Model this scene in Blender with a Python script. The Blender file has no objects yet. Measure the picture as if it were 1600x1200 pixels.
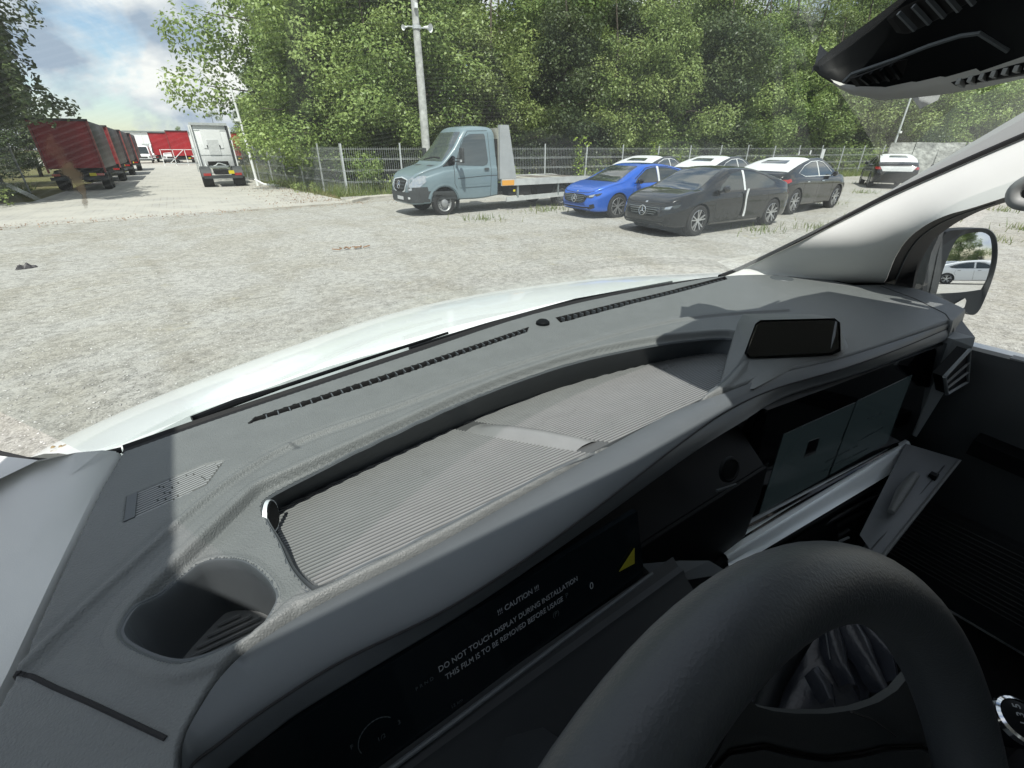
import bpy, bmesh, math, random
import numpy as np
from mathutils import Vector, Matrix
from mathutils.bvhtree import BVHTree
R = math.radians
random.seed(7); rng = np.random.default_rng(7)
SC = bpy.context.scene; COL = SC.collection

# ------------------------------------------------------------------ camera, world, sun, exposure
CH, FPX, TILT, YAW = 1.84, 700.0, math.atan(368/700), R(34)     # eye height, focal length in px of the 1600 px photo
cam = bpy.data.cameras.new('camera'); camo = bpy.data.objects.new('camera', cam); COL.objects.link(camo)
cam.sensor_width = 36; cam.lens = 36*FPX/1600; cam.clip_start = 0.01; cam.clip_end = 3000
camo.location = (0, 0, CH); camo.rotation_euler = (R(90)-TILT, 0, -YAW)
SC.camera = camo
SUN = Vector((-0.23, -0.43, 0.873)).normalized()
w = bpy.data.worlds.new('World'); SC.world = w; w.use_nodes = True
nt = w.node_tree; nt.nodes.clear(); N = nt.nodes.new; L = nt.links.new
out = N('ShaderNodeOutputWorld'); bg = N('ShaderNodeBackground'); sky = N('ShaderNodeTexSky')
sky.sky_type = 'NISHITA'; sky.sun_disc = False; sky.sun_elevation = math.asin(SUN.z); sky.sun_rotation = math.atan2(SUN.x, SUN.y)
sky.air_density = 1.0; sky.dust_density = 0.6; sky.ozone_density = 1.2
bg.inputs['Strength'].default_value = 0.135
tc = N('ShaderNodeTexCoord'); sep = N('ShaderNodeSeparateXYZ'); L(tc.outputs['Generated'], sep.inputs[0])
dv = N('ShaderNodeMapping'); dv.inputs['Scale'].default_value = (1, 1, 1.45); dv.inputs['Location'].default_value = (.35, .1, .0); L(tc.outputs['Generated'], dv.inputs['Vector'])
n1 = N('ShaderNodeTexNoise'); n1.inputs['Scale'].default_value = 5.6; n1.inputs['Detail'].default_value = 9; n1.inputs['Roughness'].default_value = 0.56
n1.inputs['Distortion'].default_value = 0.3
L(dv.outputs[0], n1.inputs['Vector'])
r1 = N('ShaderNodeValToRGB'); r1.color_ramp.elements[0].position = 0.38; r1.color_ramp.elements[1].position = 0.50; L(n1.outputs['Fac'], r1.inputs[0])
n2 = N('ShaderNodeTexNoise'); n2.inputs['Scale'].default_value = 8.5; n2.inputs['Detail'].default_value = 9; L(dv.outputs[0], n2.inputs['Vector'])
r2 = N('ShaderNodeValToRGB'); r2.color_ramp.elements[0].position = 0.42; r2.color_ramp.elements[1].position = 0.60
r2.color_ramp.elements[0].color = (2.9, 3.5, 4.4, 1); r2.color_ramp.elements[1].color = (7.4, 7.3, 7.2, 1); L(n2.outputs['Fac'], r2.inputs[0])
mc = N('ShaderNodeMix'); mc.data_type = 'RGBA'; L(r1.outputs[0], mc.inputs['Factor']); L(sky.outputs[0], mc.inputs['A']); L(r2.outputs[0], mc.inputs['B'])
L(mc.outputs['Result'], bg.inputs['Color']); L(bg.outputs[0], out.inputs[0])
sl = bpy.data.lights.new('sun', 'SUN'); so = bpy.data.objects.new('sun', sl); COL.objects.link(so)
sl.energy = 5.0; sl.angle = R(0.55); sl.color = (1.0, 0.965, 0.9)
so.rotation_euler = SUN.to_track_quat('Z', 'Y').to_euler(); so.location = (-20, 0, 40)
SC.view_settings.view_transform = 'Standard'; SC.view_settings.look = 'None'; SC.view_settings.exposure = 0.12; SC.view_settings.gamma = 1
SC.cycles.max_bounces = 8; SC.cycles.transparent_max_bounces = 16; SC.cycles.caustics_reflective = False; SC.cycles.caustics_refractive = False
SC.cycles.sample_clamp_indirect = 4

# ------------------------------------------------------------------ helpers
FW = Vector((math.sin(YAW)*math.cos(TILT), math.cos(YAW)*math.cos(TILT), -math.sin(TILT)))
RT = Vector((math.cos(YAW), -math.sin(YAW), 0)); UP = RT.cross(FW); EYE = Vector((0, 0, CH))
def at(u, v, z=None, x=None, y=None, p=None, n=None):
    """world point, measured off the photograph, on the given height / x / y / plane"""
    d = RT*((u-800)/FPX)+UP*((600-v)/FPX)+FW
    if z is not None: t = (z-CH)/d.z
    elif x is not None: t = x/d.x
    elif y is not None: t = y/d.y
    else: t = (Vector(p)-EYE).dot(n)/d.dot(n)
    return EYE+d*t

MATS = {}
def mat(name, col, rough=0.6, metal=0.0, coat=0.0, var=0.0, scale=8.0, bump=0.0, bscale=60.0, spec=0.5, trans=0.0, sheen=0.0, objrand=0.0, dist=0.01):
    m = bpy.data.materials.new(name); m.use_nodes = True; nt = m.node_tree; b = nt.nodes['Principled BSDF']
    b.inputs['Base Color'].default_value = (*col, 1); b.inputs['Roughness'].default_value = rough; b.inputs['Metallic'].default_value = metal
    b.inputs['Coat Weight'].default_value = coat; b.inputs['Coat Roughness'].default_value = 0.04; b.inputs['Specular IOR Level'].default_value = spec
    b.inputs['Transmission Weight'].default_value = trans
    N = nt.nodes.new; L = nt.links.new; tc = N('ShaderNodeTexCoord')
    if var > 0 or objrand > 0:
        n = N('ShaderNodeTexNoise'); n.inputs['Scale'].default_value = scale; n.inputs['Detail'].default_value = 6; L(tc.outputs['Object'], n.inputs['Vector'])
        h = N('ShaderNodeHueSaturation'); h.inputs['Color'].default_value = (*col, 1)
        mr = N('ShaderNodeMapRange'); mr.inputs['From Min'].default_value = 0.3; mr.inputs['From Max'].default_value = 0.7
        mr.inputs['To Min'].default_value = 1-var; mr.inputs['To Max'].default_value = 1+var; L(n.outputs['Fac'], mr.inputs['Value'])
        src = mr.outputs[0]
        if objrand > 0:
            oi = N('ShaderNodeObjectInfo'); m2 = N('ShaderNodeMapRange'); m2.inputs['To Min'].default_value = 1-objrand; m2.inputs['To Max'].default_value = 1+objrand
            L(oi.outputs['Random'], m2.inputs['Value']); mm = N('ShaderNodeMath'); mm.operation = 'MULTIPLY'; L(src, mm.inputs[0]); L(m2.outputs[0], mm.inputs[1]); src = mm.outputs[0]
        L(src, h.inputs['Value']); L(h.outputs[0], b.inputs['Base Color'])
        r = N('ShaderNodeMapRange'); r.inputs['To Min'].default_value = max(0, rough-0.08); r.inputs['To Max'].default_value = min(1, rough+0.08); L(n.outputs['Fac'], r.inputs['Value']); L(r.outputs[0], b.inputs['Roughness'])
    if bump > 0:
        n = N('ShaderNodeTexNoise'); n.inputs['Scale'].default_value = bscale; n.inputs['Detail'].default_value = 4; L(tc.outputs['Object'], n.inputs['Vector'])
        bp = N('ShaderNodeBump'); bp.inputs['Strength'].default_value = bump; bp.inputs['Distance'].default_value = dist; L(n.outputs['Fac'], bp.inputs['Height']); L(bp.outputs[0], b.inputs['Normal'])
    MATS[name] = m; return m

class G:
    """collects simple shapes into one mesh"""
    def __init__(s): s.v = []; s.f = []
    def add(s, vs, fs):
        o = len(s.v); s.v += [tuple(p) for p in vs]; s.f += [tuple(i+o for i in f) for f in fs]; return s
    def box(s, c, d, rot=None):
        vs = []
        for sx in (-.5, .5):
            for sy in (-.5, .5):
                for sz in (-.5, .5):
                    p = Vector((sx*d[0], sy*d[1], sz*d[2]))
                    if rot is not None: p = rot @ p
                    vs.append(p+Vector(c))
        return s.add(vs, [(0,1,3,2),(4,6,7,5),(0,4,5,1),(2,3,7,6),(0,2,6,4),(1,5,7,3)])
    def bar(s, a, b, w, h=None, upv=(0,0,1)):
        a = Vector(a); b = Vector(b); d = b-a; l = d.length
        if l < 1e-6: return s
        x = d/l; u = Vector(upv)
        if abs(x.dot(u)) > .98: u = Vector((1,0,0))
        y = u.cross(x).normalized(); z = x.cross(y)
        M = Matrix((x, y, z)).transposed()
        return s.box((a+b)/2, (l, w, h if h else w), M)
    def tube(s, pts, r, n=10, closed=False, cap=True):
        P = [Vector(p) for p in pts]; m = len(P); rr = r if hasattr(r, '__len__') else [r]*m
        vs = []; prev = None
        for i, p in enumerate(P):
            if closed: t = P[(i+1) % m]-P[i-1]
            else: t = P[min(i+1, m-1)]-P[max(i-1, 0)]
            t.normalize()
            if prev is None:
                prev = Vector((0,0,1)) if abs(t.z) < .9 else Vector((1,0,0))
            u = (prev-t*prev.dot(t)).normalized(); prev = u; v = t.cross(u)
            for k in range(n):
                a = 2*math.pi*k/n; vs.append(p+(u*math.cos(a)+v*math.sin(a))*rr[i])
        fs = []
        for i in range(m if closed else m-1):
            j = (i+1) % m
            for k in range(n): fs.append((i*n+k, i*n+(k+1) % n, j*n+(k+1) % n, j*n+k))
        if cap and not closed: fs += [tuple(reversed(range(n))), tuple((m-1)*n+k for k in range(n))]
        return s.add(vs, fs)
    def lathe(s, prof, c, ax=(0,1,0), n=28):
        ax = Vector(ax).normalized(); u = ax.orthogonal().normalized(); v = ax.cross(u); vs = []; m = len(prof)
        for r, h in prof:
            for k in range(n):
                a = 2*math.pi*k/n; vs.append(Vector(c)+ax*h+(u*math.cos(a)+v*math.sin(a))*r)
        fs = [(i*n+k, i*n+(k+1) % n, (i+1)*n+(k+1) % n, (i+1)*n+k) for i in range(m-1) for k in range(n)]
        return s.add(vs, fs)
    def prism(s, poly, d):
        n = len(poly); P = [Vector(p) for p in poly]; d = Vector(d)
        return s.add(P+[p+d for p in P], [tuple(range(n)), tuple(reversed(range(n, 2*n)))]+[(i, i+n, (i+1) % n+n, (i+1) % n) for i in range(n)])
    def rows(s, rows, closed=False):
        n = len(rows[0]); vs = [p for r in rows for p in r]; fs = []
        for i in range(len(rows)-1):
            for k in range(n if closed else n-1):
                fs.append((i*n+k, i*n+(k+1) % n, (i+1)*n+(k+1) % n, (i+1)*n+k))
        return s.add(vs, fs)
def rename(o, name, label=None, cat=None, group=None, kind=None):
    if label: o['label'] = label
    if cat: o['category'] = cat
    if group: o['group'] = group
    if kind: o['kind'] = kind
    return o
def mk(name, g, m, parent=None, smooth=True, ang=38, recalc=True, bevel=0, **tags):
    me = bpy.data.meshes.new(name); me.from_pydata([tuple(p) for p in g.v], [], g.f)
    if recalc or bevel:
        bm = bmesh.new(); bm.from_mesh(me)
        if bevel:
            bmesh.ops.remove_doubles(bm, verts=bm.verts, dist=1e-5)
            es = [e for e in bm.edges if len(e.link_faces) == 2 and e.calc_face_angle(0) > .5]
            bmesh.ops.bevel(bm, geom=es, offset=bevel, segments=2, affect='EDGES', profile=.5, clamp_overlap=True)
        bmesh.ops.recalc_face_normals(bm, faces=bm.faces); bm.to_mesh(me); bm.free()
    if smooth: me.shade_smooth(); me.set_sharp_from_angle(angle=R(ang))
    me.materials.append(m if not isinstance(m, str) else MATS[m])
    o = bpy.data.objects.new(name, me); COL.objects.link(o)
    if parent is not None: o.parent = parent
    return rename(o, name, **tags)
def thing(name, label, cat, loc=(0,0,0), rz=0, group=None):
    o = bpy.data.objects.new(name, None); COL.objects.link(o); o.location = loc; o.rotation_euler = (0,0,rz); o.empty_display_size = .3
    return rename(o, name, label, cat, group)
def copy_tree(root, loc=None, rz=None, label=None, group=None, scale=None):
    r = root.copy(); COL.objects.link(r)
    if loc is not None: r.location = loc
    if rz is not None: r.rotation_euler = (0,0,rz)
    if label: r['label'] = label
    if group: r['group'] = group
    if scale: r.scale = (scale,)*3 if not hasattr(scale, '__len__') else scale
    for ch in list(root.children):
        c = ch.copy(); COL.objects.link(c); c.parent = r
        for g in list(ch.children):
            d = g.copy(); COL.objects.link(d); d.parent = c
    return r
def text_mesh(name, s, size, m, parent, M, extrude=0.0004, align='LEFT', xs=1.0):
    cu = bpy.data.curves.new(name, 'FONT'); cu.body = s; cu.size = size; cu.extrude = extrude; cu.align_x = align; cu.resolution_u = 3
    t = bpy.data.objects.new(name+'_tmp', cu); COL.objects.link(t); dg = bpy.context.evaluated_depsgraph_get()
    me = bpy.data.meshes.new_from_object(t.evaluated_get(dg)); bpy.data.objects.remove(t)
    me.transform(M @ Matrix.Scale(xs, 4, (1,0,0))); me.materials.clear(); me.materials.append(MATS[m]); me.name = name
    o = bpy.data.objects.new(name, me); COL.objects.link(o); o.parent = parent; return o
def frame(o, x, y):
    """matrix with local X, Y along x, y and origin o"""
    x = Vector(x).normalized(); y = Vector(y).normalized(); z = x.cross(y)
    M = Matrix((x, y, z)).transposed().to_4x4(); M.translation = Vector(o); return M
def catmull(P, k):
    P = [np.array(p, float) for p in P]; Q = [2*P[0]-P[1]]+P+[2*P[-1]-P[-2]]; o = []
    for i in range(1, len(Q)-2):
        for j in range(k):
            t = j/k; a, b, c, d = Q[i-1:i+3]
            o.append(.5*((2*b)+(c-a)*t+(2*a-5*b+4*c-d)*t*t+(3*b-a-3*c+d)*t**3))
    o.append(Q[-2]); return o

# ------------------------------------------------------------------ materials
mat('dash_plastic', (.150,.160,.160), .44, var=.05, scale=30, bump=.9, bscale=560, dist=.0013)
mat('dash_smooth', (.086,.097,.105), .42, var=.04, scale=20, bump=.12, bscale=900, dist=.0004)
mat('tray_base_shaded', (.085,.09,.092), .6)  # same rubber as the ribs, darkened to hold the shade between them
mat('rubber_mat', (.215,.222,.222), .3, var=.05, scale=30)
mat('black_plastic', (.005,.006,.007), .5, spec=.12, bump=.1, bscale=700, dist=.0004)
mat('lower_plastic', (.022,.025,.028), .5, bump=.2, bscale=600, dist=.0005)
mat('gloss_black', (.004,.004,.005), .05, coat=1.0)
mat('screen_off', (.04,.055,.06), .16)
MATS['screen_off'].node_tree.nodes['Principled BSDF'].inputs['Emission Color'].default_value = (.40,.62,.66,1); MATS['screen_off'].node_tree.nodes['Principled BSDF'].inputs['Emission Strength'].default_value = .011
mat('screen_dark', (.005,.008,.010), .12, spec=.3)
mat('print_grey', (.32,.34,.36), .6)
mat('print_dim', (.05,.06,.065), .6)
mat('silver', (.80,.86,.88), .36, metal=.45)
mat('chrome', (.8,.82,.84), .12, metal=1.0)
mat('leather', (.040,.046,.053), .40, bump=.35, bscale=700, dist=.0007, var=.06, scale=20)
mat('trim_light', (.62,.62,.6), .6)
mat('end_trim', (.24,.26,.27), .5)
mat('grille_bars', (.27,.28,.28), .45)
mat('boot_leather', (.03,.033,.042), .3, bump=.35, bscale=160, dist=.002)
mat('pillar_cloth', (.66,.67,.65), .85, var=.03, scale=9, bump=.25, bscale=900, dist=.0006)
mat('trim_grey', (.3,.31,.31), .6)
mat('seal', (.006,.006,.007), .7)
mat('white_paint', (.82,.86,.86), .25, coat=.6, var=.03, scale=3)
mat('door_dark', (.022,.027,.030), .55, bump=.2, bscale=500, dist=.0005)
mat('cowl_plastic', (.26,.30,.29), .6, var=.25, scale=14)  # plastic tone raised to carry the bonnet's reflection in the glass too
mat('tyre', (.02,.02,.02), .85, bump=.3, bscale=60, dist=.004, var=.3, scale=6)
mat('alloy', (.62,.63,.64), .3, metal=.85)
mat('steel_wheel', (.32,.33,.33), .5, metal=.5, var=.2, scale=8)
mat('car_black', (.004,.005,.006), .18, coat=1.0, spec=.2, var=.2, scale=2)
mat('car_blue', (.018,.12,.56), .3, metal=.25, coat=.8)
mat('car_white', (.75,.77,.78), .3, coat=.8)
mat('car_silver', (.38,.40,.42), .3, metal=.5, coat=.8)
mat('tow_paint', (.165,.225,.25), .34, coat=.4, var=.05, scale=2)
mat('bumper', (.045,.05,.052), .6, var=.15, scale=5)
mat('car_glass', (.02,.028,.028), .04, coat=1.0)
mat('tow_glass', (.07,.085,.09), .06, coat=.6)
mat('headboard', (.40,.42,.42), .5, metal=.2, var=.08, scale=3)
mat('light_glass', (.03,.038,.036), .04, coat=1.0)
mat('film', (.62,.64,.64), .4, var=.06, scale=8, bump=.5, bscale=14, dist=.02)
mat('headlight', (.45,.48,.5), .08, metal=.5, coat=1.0)
mat('taillight', (.35,.015,.012), .15, coat=1.0)
mat('orange', (.75,.36,.06), .5)
mat('tab_yellow', (.30,.28,.02), .5)
mat('yellow', (.65,.55,.03), .5)
mat('deck_metal', (.42,.42,.36), .6, metal=.2, var=.2, scale=4)
mat('deck_wood', (.14,.12,.10), .8, var=.3, scale=5)
mat('frame_metal', (.6,.62,.6), .5, metal=.3, var=.12, scale=5)
mat('under', (.012,.012,.012), .9)
mat('galv', (.55,.58,.58), .5, metal=.4, var=.15, scale=6)
mat('galv_dull', (.25,.28,.28), .6, metal=.3, var=.15, scale=6)
mat('concrete', (.42,.40,.35), .9, var=.2, scale=3, bump=.5, bscale=30, dist=.01)
mat('pole_concrete', (.44,.45,.43), .9, var=.28, scale=5, bump=.4, bscale=25, dist=.01)
mat('bark', (.085,.07,.055), .95, var=.4, scale=6, bump=.8, bscale=16, dist=.03)
mat('red_tarp_shaded', (.22,.016,.020), .6, var=.3, scale=.9, bump=.5, bscale=1.4, dist=.15)  # red_tarp again, with the tree shade put into a darker red
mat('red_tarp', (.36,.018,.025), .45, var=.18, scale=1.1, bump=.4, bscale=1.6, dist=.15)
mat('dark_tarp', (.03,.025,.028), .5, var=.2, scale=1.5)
mat('red_line', (.25,.06,.055), .5)
mat('white_panel', (.82,.84,.84), .5, var=.04, scale=2)
mat('rust_leaf', (.22,.13,.07), .9, var=.4, scale=20, objrand=.3)
mat('grey_slab', (.40,.41,.38), .9, var=.45, scale=2.2, bump=.8, bscale=5, dist=.1)
mat('brown_smear', (.20,.15,.08), .8, var=.4, scale=40)
mat('blue_plastic', (.30,.38,.52), .5, var=.3, scale=10)
mat('cloth_dark', (.02,.021,.024), .9, bump=.5, bscale=300, dist=.002)
mat('roof_cloth', (.6,.61,.6), .9)

def mat_leaf(name, c1, c2, rough=.45, tr=.24):
    m = bpy.data.materials.new(name); m.use_nodes = True; nt = m.node_tree; nt.nodes.clear(); N = nt.nodes.new; L = nt.links.new
    o = N('ShaderNodeOutputMaterial'); a = N('ShaderNodeAttribute'); a.attribute_name = 'rnd'
    oi = N('ShaderNodeObjectInfo')
    r = N('ShaderNodeMix'); r.data_type = 'RGBA'; r.inputs['A'].default_value = (*c1, 1); r.inputs['B'].default_value = (*c2, 1); L(a.outputs['Fac'], r.inputs['Factor'])
    h = N('ShaderNodeHueSaturation'); L(r.outputs['Result'], h.inputs['Color'])
    mr = N('ShaderNodeMapRange'); mr.inputs['To Min'].default_value = .8; mr.inputs['To Max'].default_value = 1.2; L(oi.outputs['Random'], mr.inputs['Value']); L(mr.outputs[0], h.inputs['Value'])
    d = N('ShaderNodeBsdfPrincipled'); d.inputs['Roughness'].default_value = rough; d.inputs['Specular IOR Level'].default_value = .4; L(h.outputs[0], d.inputs['Base Color'])
    t = N('ShaderNodeBsdfTranslucent'); h2 = N('ShaderNodeHueSaturation'); h2.inputs['Value'].default_value = 1.7; h2.inputs['Hue'].default_value = .485; L(h.outputs[0], h2.inputs['Color']); L(h2.outputs[0], t.inputs['Color'])
    mx = N('ShaderNodeMixShader'); mx.inputs[0].default_value = tr; L(d.outputs[0], mx.inputs[1]); L(t.outputs[0], mx.inputs[2]); L(mx.outputs[0], o.inputs[0])
    MATS[name] = m
mat_leaf('leaf_maple', (.085,.15,.03), (.34,.43,.15))
mat_leaf('leaf_dark', (.035,.062,.024), (.12,.155,.06))
mat_leaf('leaf_bright', (.17,.27,.04), (.34,.44,.08))
mat_leaf('leaf_olive', (.09,.145,.034), (.33,.40,.14))
mat_leaf('grass', (.10,.16,.035), (.24,.26,.10))
mat_leaf('dry_leaf', (.16,.09,.05), (.34,.22,.13), tr=.1)
mat_leaf('stone_mix', (.30,.29,.27), (.62,.61,.58), rough=.9, tr=0.0)

def ground_mat(name, dark, light, fine, blotch, weeds=None, bd=.02, vs=45.0):
    m = bpy.data.materials.new(name); m.use_nodes = True; nt = m.node_tree; b = nt.nodes['Principled BSDF']; N = nt.nodes.new; L = nt.links.new
    b.inputs['Roughness'].default_value = .95; b.inputs['Specular IOR Level'].default_value = .2
    tc = N('ShaderNodeTexCoord'); V = tc.outputs['Object']
    v = N('ShaderNodeTexVoronoi'); v.inputs['Scale'].default_value = vs; L(V, v.inputs['Vector'])
    sx = N('ShaderNodeSeparateColor'); L(v.outputs['Color'], sx.inputs[0])
    n = N('ShaderNodeTexNoise'); n.inputs['Scale'].default_value = fine; n.inputs['Detail'].default_value = 8; n.inputs['Roughness'].default_value = .7; L(V, n.inputs['Vector'])
    nm = N('ShaderNodeTexNoise'); nm.inputs['Scale'].default_value = 9; nm.inputs['Detail'].default_value = 10; nm.inputs['Roughness'].default_value = .82; L(V, nm.inputs['Vector'])
    vm = N('ShaderNodeTexVoronoi'); vm.inputs['Scale'].default_value = 16; vm.inputs['Randomness'].default_value = 1; L(V, vm.inputs['Vector']); sm = N('ShaderNodeSeparateColor'); L(vm.outputs['Color'], sm.inputs[0])
    k1 = N('ShaderNodeMath'); k1.operation = 'MULTIPLY_ADD'; k1.inputs[1].default_value = 1.35; k1.inputs[2].default_value = -.675; L(nm.outputs['Fac'], k1.inputs[0])
    k2 = N('ShaderNodeMath'); k2.operation = 'MULTIPLY_ADD'; k2.inputs[1].default_value = .26; L(sm.outputs[0], k2.inputs[0]); L(k1.outputs[0], k2.inputs[2])
    ad = N('ShaderNodeMath'); ad.operation = 'MULTIPLY_ADD'; ad.inputs[1].default_value = .40; L(sx.outputs[0], ad.inputs[0]); 
    sc = N('ShaderNodeMath'); sc.operation = 'MULTIPLY'; sc.inputs[1].default_value = .8; L(n.outputs['Fac'], sc.inputs[0]); k3 = N('ShaderNodeMath'); k3.operation = 'ADD'; L(sc.outputs[0], k3.inputs[0]); L(k2.outputs[0], k3.inputs[1]); L(k3.outputs[0], ad.inputs[2])
    r = N('ShaderNodeValToRGB'); r.color_ramp.elements[0].position = .28; r.color_ramp.elements[1].position = 1.0
    r.color_ramp.elements[0].color = (*dark, 1); r.color_ramp.elements[1].color = (*light, 1); L(ad.outputs[0], r.inputs[0])
    n2 = N('ShaderNodeTexNoise'); n2.inputs['Scale'].default_value = .55; n2.inputs['Detail'].default_value = 7; n2.inputs['Roughness'].default_value = .65; n2.inputs['Distortion'].default_value = .6
    mp = N('ShaderNodeMapping'); mp.inputs['Scale'].default_value = (1, 1.2, 1); L(V, mp.inputs['Vector']); L(mp.outputs[0], n2.inputs['Vector'])
    r2 = N('ShaderNodeValToRGB'); r2.color_ramp.elements[0].position = .42; r2.color_ramp.elements[1].position = .62; L(n2.outputs['Fac'], r2.inputs[0])
    mu = N('ShaderNodeMix'); mu.data_type = 'RGBA'; mu.blend_type = 'MULTIPLY'; L(r2.outputs[0], mu.inputs['Factor']); L(r.outputs[0], mu.inputs['A']); mu.inputs['B'].default_value = (*blotch, 1)
    cur = mu.outputs['Result']
    if weeds:
        sp_ = N('ShaderNodeSeparateXYZ'); L(V, sp_.inputs[0]); nw = N('ShaderNodeTexNoise'); nw.inputs['Scale'].default_value = .16; nw.inputs['Detail'].default_value = 2; L(V, nw.inputs['Vector'])
        q1 = N('ShaderNodeMath'); q1.operation = 'MULTIPLY_ADD'; q1.inputs[1].default_value = 5.0; L(nw.outputs['Fac'], q1.inputs[0]); L(sp_.outputs[0], q1.inputs[2])
        q2 = N('ShaderNodeMath'); q2.operation = 'PINGPONG'; q2.inputs[1].default_value = .95; L(q1.outputs[0], q2.inputs[0])
        q3 = N('ShaderNodeMapRange'); q3.inputs['From Min'].default_value = .22; q3.inputs['From Max'].default_value = .08; L(q2.outputs[0], q3.inputs['Value'])
        q4 = N('ShaderNodeMath'); q4.operation = 'MULTIPLY'; L(q3.outputs[0], q4.inputs[0]); L(n2.outputs['Fac'], q4.inputs[1])
        q5 = N('ShaderNodeMath'); q5.operation = 'MULTIPLY'; q5.inputs[1].default_value = .40; L(q4.outputs[0], q5.inputs[0])
        m5 = N('ShaderNodeMix'); m5.data_type = 'RGBA'; m5.blend_type = 'MULTIPLY'; L(q5.outputs[0], m5.inputs['Factor']); L(cur, m5.inputs['A']); m5.inputs['B'].default_value = (.62,.59,.52,1); cur = m5.outputs['Result']
    if weeds:
        n3 = N('ShaderNodeTexNoise'); n3.inputs['Scale'].default_value = 1.1; n3.inputs['Detail'].default_value = 9; n3.inputs['Roughness'].default_value = .75; L(V, n3.inputs['Vector'])
        r3 = N('ShaderNodeValToRGB'); r3.color_ramp.elements[0].position = .60; r3.color_ramp.elements[1].position = .70; L(n3.outputs['Fac'], r3.inputs[0])
        m3 = N('ShaderNodeMix'); m3.data_type = 'RGBA'; L(r3.outputs[0], m3.inputs['Factor']); L(cur, m3.inputs['A']); m3.inputs['B'].default_value = (*weeds, 1); cur = m3.outputs['Result']
    L(cur, b.inputs['Base Color'])
    bp = N('ShaderNodeBump'); bp.inputs['Strength'].default_value = .8; bp.inputs['Distance'].default_value = bd; L(ad.outputs[0], bp.inputs['Height']); L(bp.outputs[0], b.inputs['Normal'])
    MATS[name] = m
ground_mat('gravel', (.18,.176,.160), (.49,.483,.448), 45, (.90,.88,.83), weeds=(.33,.31,.23), vs=85.0, bd=.012)
ground_mat('soil', (.07,.07,.035), (.20,.18,.09), 14, (.7,.8,.5))
def setts_mat():
    m = bpy.data.materials.new('setts'); m.use_nodes = True; nt = m.node_tree; b = nt.nodes['Principled BSDF']; N = nt.nodes.new; L = nt.links.new
    b.inputs['Roughness'].default_value = .9
    tc = N('ShaderNodeTexCoord'); br = N('ShaderNodeTexBrick'); L(tc.outputs['Object'], br.inputs['Vector'])
    mp = N('ShaderNodeMapping'); mp.inputs['Rotation'].default_value = (0,0,R(90)); L(tc.outputs['Object'], mp.inputs['Vector']); L(mp.outputs[0], br.inputs['Vector'])
    br.inputs['Scale'].default_value = 1; br.inputs['Brick Width'].default_value = .42; br.inputs['Row Height'].default_value = .22; br.inputs['Mortar Size'].default_value = .018
    br.inputs['Color1'].default_value = (.37,.365,.345,1); br.inputs['Color2'].default_value = (.32,.315,.295,1); br.inputs['Mortar'].default_value = (.24,.23,.20,1)
    n = N('ShaderNodeTexNoise'); n.inputs['Scale'].default_value = .8; n.inputs['Detail'].default_value = 8; n.inputs['Roughness'].default_value = .7; L(tc.outputs['Object'], n.inputs['Vector'])
    r = N('ShaderNodeValToRGB'); r.color_ramp.elements[0].position = .28; r.color_ramp.elements[1].position = .56; L(n.outputs['Fac'], r.inputs[0])
    mx = N('ShaderNodeMix'); mx.data_type = 'RGBA'; L(r.outputs[0], mx.inputs['Factor']); L(br.outputs['Color'], mx.inputs['A']); mx.inputs['B'].default_value = (.44,.425,.38,1)
    L(mx.outputs['Result'], b.inputs['Base Color']); MATS['setts'] = m
setts_mat()
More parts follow.
